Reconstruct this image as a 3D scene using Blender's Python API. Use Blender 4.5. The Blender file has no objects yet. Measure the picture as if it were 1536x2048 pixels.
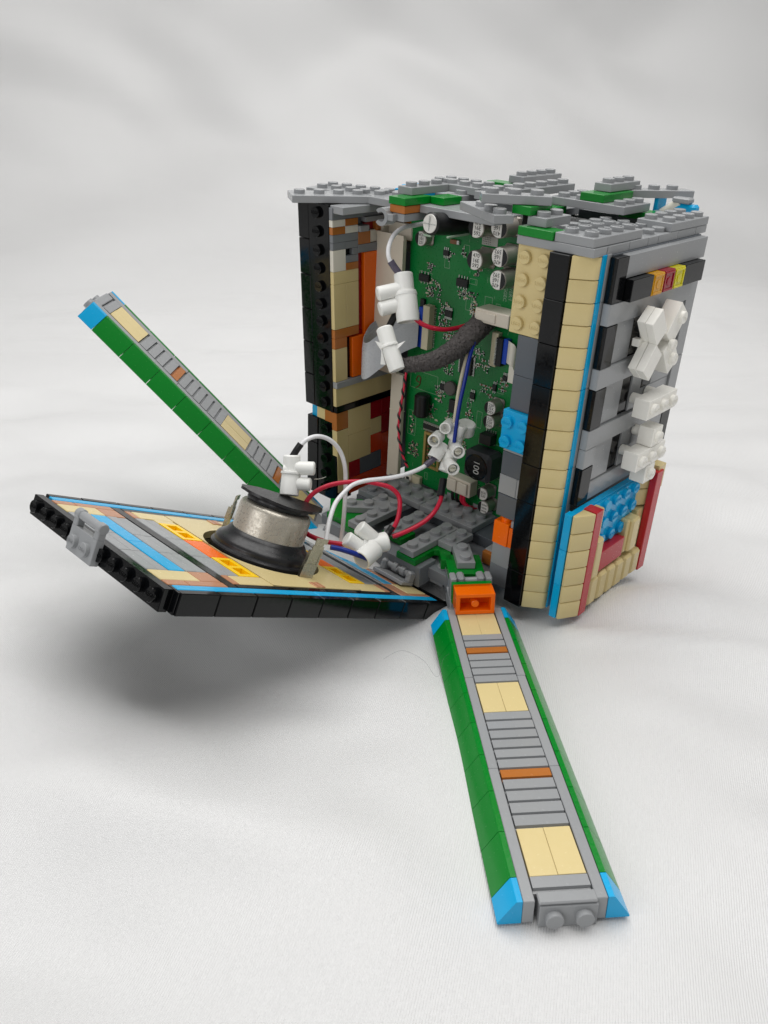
import bpy, bmesh, math, random
from mathutils import Vector, Matrix, noise
random.seed(7)
U = 0.1                      # one unit is a centimetre; all numbers below are millimetres
SC = bpy.context.scene
COL = SC.collection

# ------------------------------------------------------------------ camera
def cam_setup():
    cd = bpy.data.cameras.new('camera'); co = bpy.data.objects.new('camera', cd); COL.objects.link(co)
    RX = Vector((0.99971, 0.010645, 0.02144)); UP = Vector((-0.023937, 0.444569, 0.895425)); F = Vector((0, 0.895681, -0.444696))
    m = Matrix((RX, UP, -F)).transposed().to_4x4(); m.translation = Vector((0, 0, 192.88)) * U
    co.matrix_world = m
    cd.sensor_fit = 'HORIZONTAL'; cd.sensor_width = 36; cd.lens = 36 * 1693.7 / 1536
    cd.clip_start = 0.5; cd.clip_end = 1000
    cd.dof.use_dof = True; cd.dof.focus_distance = 34.5; cd.dof.aperture_fstop = 1.1
    SC.camera = co
cam_setup()

# ------------------------------------------------------------------ light of the room and an added fill lamp
w = bpy.data.worlds.new('World'); SC.world = w; w.use_nodes = True
w.node_tree.nodes['Background'].inputs[0].default_value = (1.0, 0.99, 0.97, 1)
w.node_tree.nodes['Background'].inputs[1].default_value = 0.26
def area(name, loc, target, sx, sy, power, col, spread=180):
    ld = bpy.data.lights.new(name, 'AREA'); ld.shape = 'RECTANGLE'; ld.size = sx * U; ld.size_y = sy * U
    ld.energy = power; ld.color = col; ld.spread = math.radians(spread)
    o = bpy.data.objects.new(name, ld); COL.objects.link(o)
    o.location = Vector(loc) * U
    d = Vector(target) - Vector(loc); o.rotation_euler = d.to_track_quat('-Z', 'Y').to_euler()
    return o
area('ceiling_softbox', (120, 540, 1000), (60, 440, 0), 1450, 860, 112000, (1.0, 0.99, 0.975), 165)
area('added_front_fill', (-760, -420, 520), (0, 330, 20), 800, 600, 40000, (0.985, 0.99, 1.0))  # added fill lamp, not a window: lightens the shadow under the folded panel
SC.view_settings.view_transform = 'Standard'; SC.view_settings.look = 'None'
SC.view_settings.exposure = 0.06; SC.view_settings.gamma = 1.0
try:
    SC.cycles.max_bounces = 8; SC.cycles.transmission_bounces = 8
except Exception: pass

# ------------------------------------------------------------------ materials
def lin(c):
    c = c / 255.0
    return c / 12.92 if c <= 0.04045 else ((c + 0.055) / 1.055) ** 2.4
MATS = {}
def mat(name, rgb, rough=0.22, metal=0.0, trans=0.0, bump=0.0, bscale=3.0, var=0.035, spec=0.42, sss=0.0, rvar=0.06, coat=0.0, mottle=0.0):
    if name in MATS: return MATS[name]
    m = bpy.data.materials.new(name); m.use_nodes = True; nt = m.node_tree; N = nt.nodes; L = nt.links
    p = N['Principled BSDF']; base = (lin(rgb[0]), lin(rgb[1]), lin(rgb[2]), 1)
    tc = N.new('ShaderNodeTexCoord')
    no = N.new('ShaderNodeTexNoise'); no.inputs['Scale'].default_value = 1.7; no.inputs['Detail'].default_value = 4
    L.new(tc.outputs['Object'], no.inputs['Vector'])
    oi = N.new('ShaderNodeObjectInfo')
    # per piece and within-piece tone
    ma = N.new('ShaderNodeMath'); ma.operation = 'MULTIPLY_ADD'; ma.inputs[1].default_value = 2 * var; ma.inputs[2].default_value = 1 - var
    L.new(oi.outputs['Random'], ma.inputs[0])
    mb = N.new('ShaderNodeMath'); mb.operation = 'MULTIPLY_ADD'; mb.inputs[1].default_value = var * 1.2 + mottle; mb.inputs[2].default_value = 1 - var * 0.6 - mottle * .5
    L.new(no.outputs['Fac'], mb.inputs[0])
    mc = N.new('ShaderNodeMath'); mc.operation = 'MULTIPLY'; L.new(ma.outputs[0], mc.inputs[0]); L.new(mb.outputs[0], mc.inputs[1])
    vm = N.new('ShaderNodeVectorMath'); vm.operation = 'SCALE'; vm.inputs[0].default_value = base[:3]
    L.new(mc.outputs[0], vm.inputs['Scale']); L.new(vm.outputs[0], p.inputs['Base Color'])
    # fine scuffs in the gloss
    n2 = N.new('ShaderNodeTexNoise'); n2.inputs['Scale'].default_value = 9; n2.inputs['Detail'].default_value = 6
    L.new(tc.outputs['Object'], n2.inputs['Vector'])
    mr = N.new('ShaderNodeMapRange'); mr.inputs[1].default_value = .35; mr.inputs[2].default_value = .7
    mr.inputs[3].default_value = max(0.03, rough - rvar); mr.inputs[4].default_value = rough + rvar
    L.new(n2.outputs['Fac'], mr.inputs[0]); L.new(mr.outputs[0], p.inputs['Roughness'])
    p.inputs['Metallic'].default_value = metal
    p.inputs['Specular IOR Level'].default_value = spec
    p.inputs['Transmission Weight'].default_value = trans
    if sss:
        p.inputs['Subsurface Weight'].default_value = sss; p.inputs['Subsurface Radius'].default_value = (1, 1, 1); p.inputs['Subsurface Scale'].default_value = 0.12
    if coat: p.inputs['Coat Weight'].default_value = coat
    b = N.new('ShaderNodeBump'); b.inputs['Strength'].default_value = bump if bump else 0.05; b.inputs['Distance'].default_value = 0.01
    n3 = N.new('ShaderNodeTexNoise'); n3.inputs['Scale'].default_value = bscale; n3.inputs['Detail'].default_value = 3
    L.new(tc.outputs['Object'], n3.inputs['Vector']); L.new(n3.outputs['Fac'], b.inputs['Height']); L.new(b.outputs[0], p.inputs['Normal'])
    MATS[name] = m; return m
GR = mat('light_grey_plastic', (151, 153, 155)); DG = mat('dark_grey_plastic', (92, 97, 103)); MG = mat('mid_grey_plastic', (124, 127, 131))
TN = mat('tan_plastic', (216, 197, 143)); BK = mat('black_plastic', (8, 9, 11), rough=.12, spec=.3); AZ = mat('azure_plastic', (8, 166, 220))
GN = mat('green_plastic', (0, 126, 36)); OR = mat('orange_plastic', (246, 108, 0)); NG = mat('nougat_plastic', (178, 108, 48)); NL = mat('light_nougat_plastic', (182, 128, 94))
RD = mat('dark_red_plastic', (150, 18, 28)); RO = mat('red_orange_plastic', (205, 62, 14)); YL = mat('yellow_plastic', (250, 205, 8)); WH = mat('white_plastic', (247, 245, 238))
CR = mat('crimson_plastic', (186, 44, 52)); WHD = mat('offwhite_plastic', (226, 221, 208))
TA = mat('clear_amber', (252, 184, 10), rough=.08, trans=.35); TR = mat('clear_red', (178, 6, 42), rough=.08, trans=.3); TY = mat('clear_yellow', (246, 236, 10), rough=.08, trans=.35)
NYL = mat('nylon', (238, 238, 234), rough=.38, sss=.25, spec=.4); NYD = mat('nylon_inner', (205, 203, 196), rough=.5)
BRK = mat('moulded_white', (205, 196, 180), rough=.5, mottle=.06)
MET = mat('screw_metal', (190, 188, 176), rough=.28, metal=1.0); TIN = mat('tinned_steel', (176, 170, 150), rough=.3, metal=1.0, bump=.3, bscale=14)
CAN = mat('zinc_can', (186, 180, 168), rough=.36, metal=.55, bump=.5, bscale=40, mottle=.22, rvar=.14)
RUB = mat('rubber', (30, 30, 33), rough=.33, mottle=.1); PAD = mat('foam_pad', (24, 24, 26), rough=.38, bump=.8, bscale=9, mottle=.3)
FOAM = mat('open_cell_foam', (88, 84, 83), rough=.95, bump=1.0, bscale=28, mottle=.9, spec=.15)
WR = mat('red_wire', (196, 26, 58), rough=.35, bump=.15, bscale=20); WW = mat('white_wire', (232, 232, 234), rough=.32); WB = mat('blue_wire', (16, 44, 140), rough=.34); WC = mat('cream_wire', (205, 196, 172), rough=.4)
SLV = mat('black_sleeve', (22, 22, 24), rough=.35); WBL = mat('black_wire', (24, 22, 24), rough=.4)
PCM = mat('solder_mask', (4, 112, 50), rough=.32, mottle=.25, bump=.12, bscale=5)
SILK = mat('silkscreen', (150, 172, 150), rough=.6); CHIP = mat('chip_black', (26, 27, 29), rough=.45); SOLD = mat('solder', (196, 198, 194), rough=.3, metal=.9)
BEI = mat('connector_beige', (196, 188, 160), rough=.45); IVO = mat('connector_ivory', (214, 205, 190), rough=.42); RIB = mat('ribbon_film', (186, 188, 192), rough=.3); BLF = mat('blue_stiffener', (14, 62, 170), rough=.35)
CPT = mat('capacitor_top', (222, 220, 215), rough=.4, metal=.1); INK = mat('black_ink', (18, 18, 20), rough=.5); CPB = mat('capacitor_can', (168, 162, 154), rough=.38, metal=.65); CPX = mat('brown_chip', (120, 84, 58), rough=.5); GLD = mat('gold_frame', (176, 150, 92), rough=.35, metal=.5)
WTX = mat('white_ink', (216, 216, 214), rough=.5); GRP = mat('grey_pad', (176, 176, 168), rough=.5); MRK = mat('marker_ink', (92, 44, 26), rough=.6); PUR = mat('purple_sleeve', (86, 80, 96), rough=.3)

# ------------------------------------------------------------------ mesh collector (millimetres in, units out)
def text_tris(s, size=2.4, ext=0.12):
    cu = bpy.data.curves.new('t', 'FONT'); cu.body = s; cu.size = size; cu.extrude = ext; cu.resolution_u = 1 if s == 'LEGO' else 3; cu.align_x = 'CENTER'; cu.align_y = 'CENTER'; cu.space_character = 1.0
    o = bpy.data.objects.new('t', cu); COL.objects.link(o)
    bpy.context.view_layer.update()
    me = bpy.data.meshes.new_from_object(o.evaluated_get(bpy.context.evaluated_depsgraph_get()))
    vs = [v.co.copy() for v in me.vertices]; fs = [tuple(p.vertices) for p in me.polygons]
    bpy.data.objects.remove(o); bpy.data.curves.remove(cu); bpy.data.meshes.remove(me)
    return vs, fs
TXT = {}
def get_text(s, size, ext):
    k = (s, size, ext)
    if k not in TXT: TXT[k] = text_tris(s, size, ext)
    return TXT[k]
AX = {'+x': ((0, 1, 0), (0, 0, 1), (1, 0, 0)), '-x': ((0, -1, 0), (0, 0, 1), (-1, 0, 0)), '+y': ((-1, 0, 0), (0, 0, 1), (0, 1, 0)), '-y': ((1, 0, 0), (0, 0, 1), (0, -1, 0)),
      '+z': ((1, 0, 0), (0, 1, 0), (0, 0, 1)), '-z': ((1, 0, 0), (0, -1, 0), (0, 0, -1))}
class MB:
    def __init__(s): s.v = []; s.f = []; s.m = []; s.mats = []
    def mi(s, m):
        if m not in s.mats: s.mats.append(m)
        return s.mats.index(m)
    def add(s, vs, fs, m=None):
        o = len(s.v); s.v += [Vector(v) for v in vs]; s.f += [tuple(i + o for i in f) for f in fs]
        k = s.mi(m) if m else 0
        s.m += [k] * len(fs); return s
    def box(s, lo, hi, b=0.15, m=None):
        lo = Vector(lo); hi = Vector(hi); vs = []; idx = {}
        for sx in (0, 1):
            for sy in (0, 1):
                for sz in (0, 1):
                    sg = (sx, sy, sz)
                    for ax in range(3):
                        c = [0, 0, 0]
                        for k in range(3):
                            e = hi[k] if sg[k] else lo[k]; ins = 0 if k == ax else b
                            c[k] = e - ins if sg[k] else e + ins
                        idx[(sx, sy, sz, ax)] = len(vs); vs.append(c)
        fs = []
        for ax in range(3):
            o1, o2 = [k for k in range(3) if k != ax]
            for sg in (0, 1):
                q = []
                for a, b_ in ((0, 0), (1, 0), (1, 1), (0, 1)):
                    c = [0, 0, 0]; c[ax] = sg; c[o1] = a; c[o2] = b_; q.append(idx[(c[0], c[1], c[2], ax)])
                fs.append(q)
        for ax in range(3):     # edges along ax
            o1, o2 = [k for k in range(3) if k != ax]
            for a in (0, 1):
                for b_ in (0, 1):
                    c0 = [0, 0, 0]; c1 = [0, 0, 0]; c0[o1] = c1[o1] = a; c0[o2] = c1[o2] = b_; c0[ax] = 0; c1[ax] = 1
                    fs.append([idx[(*c0, o1)], idx[(*c1, o1)], idx[(*c1, o2)], idx[(*c0, o2)]])
        for sx in (0, 1):
            for sy in (0, 1):
                for sz in (0, 1): fs.append([idx[(sx, sy, sz, 0)], idx[(sx, sy, sz, 1)], idx[(sx, sy, sz, 2)]])
        return s.add(vs, fs, m)
    def lathe(s, p0, axis, prof, n=20, m=None, a0=0.0):      # prof: (radius, height) list
        p0 = Vector(p0); ax = Vector(axis).normalized(); t = ax.orthogonal().normalized(); b = ax.cross(t)
        vs = []; fs = []
        for r, h in prof:
            for k in range(n):
                an = a0 + 2 * math.pi * k / n; vs.append(p0 + ax * h + (t * math.cos(an) + b * math.sin(an)) * r)
        for i in range(len(prof) - 1):
            for k in range(n): fs.append((i * n + k, i * n + (k + 1) % n, (i + 1) * n + (k + 1) % n, (i + 1) * n + k))
        if prof[0][0] > 1e-6: fs.append(tuple(range(n - 1, -1, -1)))
        if prof[-1][0] > 1e-6: fs.append(tuple((len(prof) - 1) * n + k for k in range(n)))
        return s.add(vs, fs, m)
    def cyl(s, p0, p1, r, n=20, b=0.2, m=None):
        d = Vector(p1) - Vector(p0); L_ = d.length
        return s.lathe(p0, d, [(r - b, 0), (r, b), (r, L_ - b), (r - b, L_)], n, m)
    def pipe(s, p0, p1, ro, ri, depth, n=24, m=None):         # open at p1, hollow to depth
        d = Vector(p1) - Vector(p0); L_ = d.length
        return s.lathe(p0, d, [(ro * .96, 0), (ro, .4), (ro, L_ - .25), (ro - .2, L_), (ri + .1, L_), (ri, L_ - .2), (ri, L_ - depth)], n, m)
    def prism(s, poly, ax, a0, a1, m=None):                    # poly in the other two axes (in cyclic order)
        o1, o2 = (ax + 1) % 3, (ax + 2) % 3; n = len(poly); vs = []
        for a in (a0, a1):
            for x, y in poly:
                c = [0, 0, 0]; c[ax] = a; c[o1] = x; c[o2] = y; vs.append(c)
        fs = [tuple(range(n - 1, -1, -1)), tuple(range(n, 2 * n))] + [(k, (k + 1) % n, n + (k + 1) % n, n + k) for k in range(n)]
        return s.add(vs, fs, m)
    def rprism(s, poly, h, b=.28, m=None):                     # upright prism with softened ends and corners
        P_ = [Vector((x, y, 0)) for x, y in poly]; n = len(P_); c = sum(P_, Vector()) / n; vs = []; fs = []
        def ins(d):
            out = []
            for i in range(n):
                a, p, q_ = P_[i - 1], P_[i], P_[(i + 1) % n]; e1 = (p - a).normalized(); e2 = (q_ - p).normalized()
                n1 = Vector((-e1.y, e1.x, 0)); n2 = Vector((-e2.y, e2.x, 0)); nn = (n1 + n2).normalized()
                if nn.dot(c - p) < 0: nn = -nn
                out.append(p + nn * d)
            return out
        for z_, d in ((.1, b), (.1 + b * .3, b * .3), (.1 + b, 0), (h - .1 - b, 0), (h - .1 - b * .3, b * .3), (h - .1, b)):
            vs += [v + Vector((0, 0, z_)) for v in ins(d)]
        for j in range(5): fs += [(j * n + k, j * n + (k + 1) % n, (j + 1) * n + (k + 1) % n, (j + 1) * n + k) for k in range(n)]
        fs += [tuple(range(n - 1, -1, -1)), tuple(range(5 * n, 6 * n))]
        return s.add(vs, fs, m)
    def stud(s, p, d, text=False, m=None):
        u_, v_, n_ = [Vector(a) for a in AX[d]]; p = Vector(p)
        s.lathe(p - n_ * 0.1, n_, [(2.42, 0), (2.42, 1.62), (2.25, 1.8), (0.0, 1.8)], 22, m)
        if text:
            vs, fs = get_text('LEGO', 1.75, 0.07); s.add([p + n_ * (1.8 + v.z) + u_ * v.x * .92 + v_ * v.y * 1.15 for v in vs], fs, m)
        return s
    def text(s, t, p, u_, v_, size, m=None, ext=0.03):
        vs, fs = get_text(t, size, ext); u_ = Vector(u_).normalized(); v_ = Vector(v_).normalized(); n_ = u_.cross(v_)
        s.add([Vector(p) + u_ * v.x + v_ * v.y + n_ * v.z for v in vs], fs, m); return s
    def tube(s, pts, rad, n=10, m=None, sub=6, cap=True):
        P = [Vector(p) for p in pts]; R = rad if isinstance(rad, (list, tuple)) else [rad] * len(P)
        path = []; rr = []
        for i in range(len(P) - 1):
            p0 = P[max(i - 1, 0)]; p1 = P[i]; p2 = P[i + 1]; p3 = P[min(i + 2, len(P) - 1)]
            for k in range(sub):
                t = k / sub
                path.append(0.5 * ((2 * p1) + (p2 - p0) * t + (2 * p0 - 5 * p1 + 4 * p2 - p3) * t * t + (3 * p1 - p0 - 3 * p2 + p3) * t ** 3))
                rr.append(R[i] * (1 - t) + R[i + 1] * t)
        path.append(P[-1]); rr.append(R[-1])
        vs = []; fs = []; prev = None
        for i, c in enumerate(path):
            t = (path[min(i + 1, len(path) - 1)] - path[max(i - 1, 0)]).normalized()
            a = t.orthogonal() if prev is None else (prev - t * prev.dot(t))
            a.normalize(); prev = a; b = t.cross(a)
            for k in range(n):
                an = 2 * math.pi * k / n; vs.append(c + (a * math.cos(an) + b * math.sin(an)) * rr[i])
        for i in range(len(path) - 1):
            for k in range(n): fs.append((i * n + k, i * n + (k + 1) % n, (i + 1) * n + (k + 1) % n, (i + 1) * n + k))
        if cap:
            fs.append(tuple(range(n - 1, -1, -1))); fs.append(tuple((len(path) - 1) * n + k for k in range(n)))
        return s.add(vs, fs, m)
    def mesh(s, name, m):
        me = bpy.data.meshes.new(name); me.from_pydata([tuple(v * U) for v in s.v], [], s.f)
        ms = s.mats if s.mats else [m]
        for x in ms: me.materials.append(x)
        for p, k in zip(me.polygons, s.m): p.material_index = k
        bm = bmesh.new(); bm.from_mesh(me); bmesh.ops.recalc_face_normals(bm, faces=bm.faces); bm.to_mesh(me); bm.free()
        me.polygons.foreach_set('use_smooth', [True] * len(me.polygons)); me.set_sharp_from_angle(angle=math.radians(32))
        return me
    def build(s, name, m, parent=None, loc=(0, 0, 0), rz=0):
        return link(name, s.mesh(name, m), parent, loc, rz)
def link(name, me, parent=None, loc=(0, 0, 0), rz=0):
    o = bpy.data.objects.new(name, me); COL.objects.link(o); o.location = Vector(loc) * U; o.rotation_euler = (0, 0, rz)
    if parent is not None: o.parent = parent
    return o
def tag(o, label=None, cat=None, group=None, kind=None):
    if label: o['label'] = label
    if cat: o['category'] = cat
    if group: o['group'] = group
    if kind: o['kind'] = kind
    return o
def frame(name, o, M, **k):
    e = bpy.data.objects.new(name, None); COL.objects.link(e); e.empty_display_size = .5
    m = Matrix([Vector(r).normalized() for r in M]).transposed().to_4x4(); m.translation = Vector(o) * U
    e.matrix_world = m; return tag(e, **k)
CACHE = {}; JR = random.Random(5)
def grid(nx, ny, ox=4, oy=4, px=8, py=8): return [(ox + px * i, oy + py * j) for i in range(nx) for j in range(ny)]
def piece(parent, name, m, size, loc, rz=0, sd=None, st=(), text=False, gap=0.06, bev=0.18):
    key = ('b', m.name, tuple(round(x, 2) for x in size), sd, tuple(st), text, gap, bev)
    if key not in CACHE:
        b = MB(); b.box((gap, gap, gap), (size[0] - gap, size[1] - gap, size[2] - gap), min(bev, min(size) * .3))
        if sd:
            a = sd[1]; pos = sd[0] == '+'
            for (x, y) in st:
                if a == 'z': p = (x, y, size[2] - gap if pos else gap)
                elif a == 'y': p = (x, size[1] - gap if pos else gap, y)
                else: p = (size[0] - gap if pos else gap, x, y)
                b.stud(p, sd, text)
        CACHE[key] = b.mesh(name, m)
    if rz == 0 and max(size) < 60:                              # hand-built: nothing sits perfectly true
        loc = tuple(c + JR.uniform(-.05, .05) for c in loc); rz = JR.uniform(-1, 1) * .10 / max(size)
    return link(name, CACHE[key], parent, loc, rz)
def bb(parent, name, m, lo, hi, **k):      # piece from its two corners
    return piece(parent, name, m, tuple(h - l for l, h in zip(lo, hi)), lo, **k)

# ------------------------------------------------------------------ the cloth: table and backdrop in one sheet
def cloth():
    def hz(x, y):
        z = -1.0
        z -= 9.5 * math.exp(-(((x - 0) / 75) ** 2 + ((y - 330) / 55) ** 2))
        z -= 3.0 * math.exp(-(((x - 45) / 40) ** 2 + ((y - 270) / 40) ** 2))
        z -= 0.6 * math.exp(-(((x - 50) / 40) ** 2 + ((y - 160) / 50) ** 2)) * 0
        # fold running to the right from under the wall
        d = (y - 289 + (x - 70) * 0.27) / 5.5
        if x > 66: z += 3.6 * math.exp(-d * d) * min(1, (x - 66) / 12) * math.exp(-(x - 66) / 170)
        z += 2.2 * math.exp(-(((x - 26) / 9) ** 2 + ((y - 308) / 12) ** 2)) * 1.6
        dn = min(1.0, max(0.0, (abs(x - 50) - 16) / 45.0)) if y < 330 else min(1.0, max(0.0, (y - 330) / 90.0 + (abs(x - 50) - 16) / 45.0))
        dn = dn * dn * (3 - 2 * dn)
        z += dn * 5.0 * math.sin((x * .45 + y * .89) / 21.0 + 2.2 * noise.noise(Vector((x * .006, y * .006, 8.8)))) * (.5 + .9 * noise.noise(Vector((x * .008 + 3, y * .008, 5.5)))) * max(0, 1 - max(0, y - 330) / 300)
        # soft folds, partly directed, fading out round the model
        z += dn * (12 * noise.noise(Vector(((x * .42 - y * .91) * .0135, (x * .91 + y * .42) * .0045, 2.2))) + 5.0 * noise.noise(Vector(((x * .15 + y * .99) * .030, (x * .99 - y * .15) * .008, 7.7))) + 1.8 * noise.noise(Vector((x * .035, y * .05, 3.1))))
        v = Vector((x * .006, y * .006, 0.3)); z += 1.4 * noise.noise(v) * (1 if abs(x - 50) > 60 or y > 420 else .35)
        v = Vector((x * .02 + 5, y * .012, 1.3)); z += 0.5 * noise.noise(v)
        return z
    xs = [-1500 + 50 * i for i in range(23)] + [-380 + 6 * i for i in range(127)] + [400 + 50 * i for i in range(24)]
    ss = [-600 + 60 * i for i in range(11)] + [30 + 5 * i for i in range(110)] + [580 + 14 * i for i in range(110)]
    Y0, Rr = 1010.0, 360.0
    vs = []
    for s_ in ss:
        for x in xs:
            y0 = Y0 + 0.05 * x
            if s_ <= y0: y, z, n = s_, 0.0, Vector((0, 0, 1))
            else:
                a = min((s_ - y0) / Rr, math.pi / 2 * .93); e = max(0, (s_ - y0) - a * Rr)
                y = y0 + Rr * math.sin(a) + e * math.cos(a); z = Rr * (1 - math.cos(a)) + e * math.sin(a); n = Vector((0, -math.sin(a), math.cos(a)))
            k = min(1, max(0, (s_ - 760) / 420))
            # long soft slanting folds in the hanging part
            q = (x * .55 + s_ * 1.0); f = 24 * noise.noise(Vector((q * .0040, (x - s_ * .5) * .0024, 4.0))) + 13 * noise.noise(Vector((q * .012, (x - s_) * .004, 9.0)))
            q2 = (-x * .8 + s_ * .9); f += 20 * noise.noise(Vector((q2 * .0052, (x + s_) * .0026, 14.0)))
            h_ = hz(x, s_) * (1 - k) + f * k
            p = Vector((x, y, z)) + n * h_; vs.append(p)
    nx = len(xs); fs = [(j * nx + i, j * nx + i + 1, (j + 1) * nx + i + 1, (j + 1) * nx + i) for j in range(len(ss) - 1) for i in range(nx - 1)]
    m = bpy.data.materials.new('white_satin'); m.use_nodes = True; nt = m.node_tree; N = nt.nodes; L = nt.links; p = N['Principled BSDF']
    p.inputs['Base Color'].default_value = (.69, .69, .69, 1); p.inputs['Roughness'].default_value = .5; p.inputs['Specular IOR Level'].default_value = .7; p.inputs['Anisotropic'].default_value = .5
    p.inputs['Sheen Weight'].default_value = .12; p.inputs['Sheen Roughness'].default_value = .4
    tc = N.new('ShaderNodeTexCoord'); mp = N.new('ShaderNodeMapping'); mp.inputs['Rotation'].default_value = (0, 0, math.radians(14)); L.new(tc.outputs['Object'], mp.inputs[0])
    wv = N.new('ShaderNodeTexWave'); wv.inputs['Scale'].default_value = 4.6; wv.inputs['Distortion'].default_value = .6; wv.inputs['Detail'].default_value = 2; wv.inputs['Detail Scale'].default_value = 3; L.new(mp.outputs[0], wv.inputs[0])
    ns = N.new('ShaderNodeTexNoise'); ns.inputs['Scale'].default_value = 26; ns.inputs['Detail'].default_value = 5; L.new(tc.outputs['Object'], ns.inputs['Vector'])
    ad = N.new('ShaderNodeMath'); ad.operation = 'MULTIPLY_ADD'; ad.inputs[1].default_value = .5; L.new(wv.outputs['Fac'], ad.inputs[0]); L.new(ns.outputs['Fac'], ad.inputs[2])
    b = N.new('ShaderNodeBump'); b.inputs['Strength'].default_value = .7; b.inputs['Distance'].default_value = .026; L.new(ad.outputs[0], b.inputs['Height']); L.new(b.outputs[0], p.inputs['Normal'])
    rm = N.new('ShaderNodeMapRange'); rm.inputs[3].default_value = .30; rm.inputs[4].default_value = .5; L.new(ns.outputs['Fac'], rm.inputs[0]); L.new(rm.outputs[0], p.inputs['Roughness'])
    b_ = MB(); b_.add(vs, fs); o = b_.build('satin_cloth', m)
    o.data.polygons.foreach_set('use_smooth', [True] * len(o.data.polygons))
    tag(o, 'white satin cloth spread under the brick model and hung up behind it', None, None, 'structure')
cloth()

BOXO = (57.895, 300.408, 0.487); BOXM = ((0.74171, -0.66971, -0.03688), (0.67029, 0.74208, 0.00503), (0.0240, -0.02845, 0.99931))
ARMO = (49.409, 151.031, 0.0); ARMM = ((0.99655, 0.08019, 0.02139), (-0.07953, 0.99637, -0.03027), (-0.02374, 0.02846, 0.99931))
LARO = (-134.504, 383.147, 102.385); LARM = ((-0.03878, -0.99909, 0.01798), (0.67521, -0.03947, -0.73657), (0.7366, -0.01643, 0.67613))
PANO = (-61.28, 218.554, 55.092); PANM = ((0.63356, 0.6486, -0.4218), (-0.71093, 0.70314, 0.01337), (0.30525, 0.2914, 0.90659))
def BW(u, v, w_):
    return Vector(BOXO) + Vector(BOXM[0]) * u + Vector(BOXM[1]) * v + Vector(BOXM[2]) * w_

# ------------------------------------------------------------------ hinged arms
def build_arm(name, o, M, label):
    t = frame(name, o, M, label=label, cat='hinged arm', group='green edged arms folded out from the corners')
    bb(t, 'core', DG, (-7.9, 3, 0.2), (7.9, 143.5, 5.2))
    for s in (-1, 1):
        for a, b_ in ((0, 49.6), (49.6, 97), (97, 144)):
            bb(t, 'side_plate', GR, (8.0 if s > 0 else -11.2, a, 0), (11.2 if s > 0 else -8.0, b_, 7.7))
        def slope(v0, v1, m, nm):
            key = ('slope', s, m.name, round(v1 - v0, 1))
            if key not in CACHE:
                poly = [(11.25, .05), (17.5, .05), (17.6, .5), (13.1, 7.45), (12.8, 7.7), (11.25, 7.7)]
                if s < 0: poly = [(-x, z) for x, z in poly]
                poly = [(z, x) for x, z in poly]
                CACHE[key] = MB().prism(poly, 1, .1, v1 - v0 - .1).mesh(nm, m)
            link(nm, CACHE[key], t, (0, v0, 0))
        slope(0, 8, AZ, 'corner_slope'); slope(136, 144, AZ, 'corner_slope')
        for k in range(8): slope(8 + 16 * k, 24 + 16 * k, GN, 'slope_brick')
    def tread(a, b_, m=GR, nm='tread'):
        key = ('tread', m.name, round(b_ - a, 1))
        if key not in CACHE:
            q = MB(); L_ = b_ - a
            q.prism([(5.2, .95), (5.2, L_ - .05), (7.75, L_ - .05), (7.75, .95), (7.6, .8), (6.1, .15), (5.2, .15)][::-1] if 0 else [(5.2, .1), (6.4, .1), (7.7, .75), (7.75, .95), (7.75, L_ - .06), (5.2, L_ - .06)], 0, -7.7, 7.7)
            # prism axis 0: (y,z) order
            q = MB(); q.prism([(.06, 5.0), (.06, 6.5), (.8, 6.7), (.95, 7.7), (L_ - .06, 7.75), (L_ - .06, 5.0)], 0, -7.72, 7.72)
            CACHE[key] = q.mesh(nm, m)
        link(nm, CACHE[key], t, (0, a, 0))
    def run(a, b_, n):
        for k in range(n): tread(a + (b_ - a) * k / n, a + (b_ - a) * (k + 1) / n)
    tread(3.3, 7.9); run(24.9, 44.4, 4); tread(44.4, 48.7, NG, 'tread'); run(48.7, 76.6, 6); run(93, 111.2, 4); tread(111.2, 115.5, NG); run(115.5, 124.3, 2)
    for a, b_ in ((8, 24.8), (76.7, 93), (124.4, 140.6)):
        bb(t, 'tile', TN, (-7.72, a, 4), (0, b_, 7.8), bev=.1); bb(t, 'tile', TN, (0, a, 4), (7.72, b_, 7.8), bev=.1)
    piece(t, 'studded_block', GR, (15.6, 4.2, 7.4), (-6.9, -.9, -.9), sd='-y', st=((3.9, 3.5), (11.9, 3.5)))
    bb(t, 'tread', GR, (-7.2, -.6, 6.6), (8.4, 3.2, 7.7), bev=.3)
    # hinge behind the arm
    q = MB(); q.box((-8.8, 141, 1), (8.8, 152, 5)); q.build('hinge_plate', GR, t)
    q = MB(); q.cyl((-8.9, 160.5, 7.0), (8.9, 160.5, 7.0), 1.7, 16); q.box((-8.9, 150, 1), (-6.3, 162, 8.6), .5); q.box((6.3, 150, 1), (8.9, 162, 8.6), .5); q.box((-1.6, 156, 4), (1.6, 162, 8.8), .5)
    for x in (-7.6, 0, 7.6): q.cyl((x - .45, 158.3, 8.3), (x + .45, 158.3, 8.3), .7, 10, m=BK)
    q.mats = [GR, BK]; q.m = [1 if i >= len(q.m) - 3 * 33 else 0 for i in range(len(q.m))] if 0 else q.m
    q.build('hinge_barrel', GR, t)
    return t
A1 = build_arm('hinged_arm', ARMO, ARMM, 'green and tan hinged arm lying flat towards the camera on the cloth')
A2 = build_arm('hinged_arm', LARO, LARM, 'green and tan hinged arm raised at a slant into the air on the left')
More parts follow.
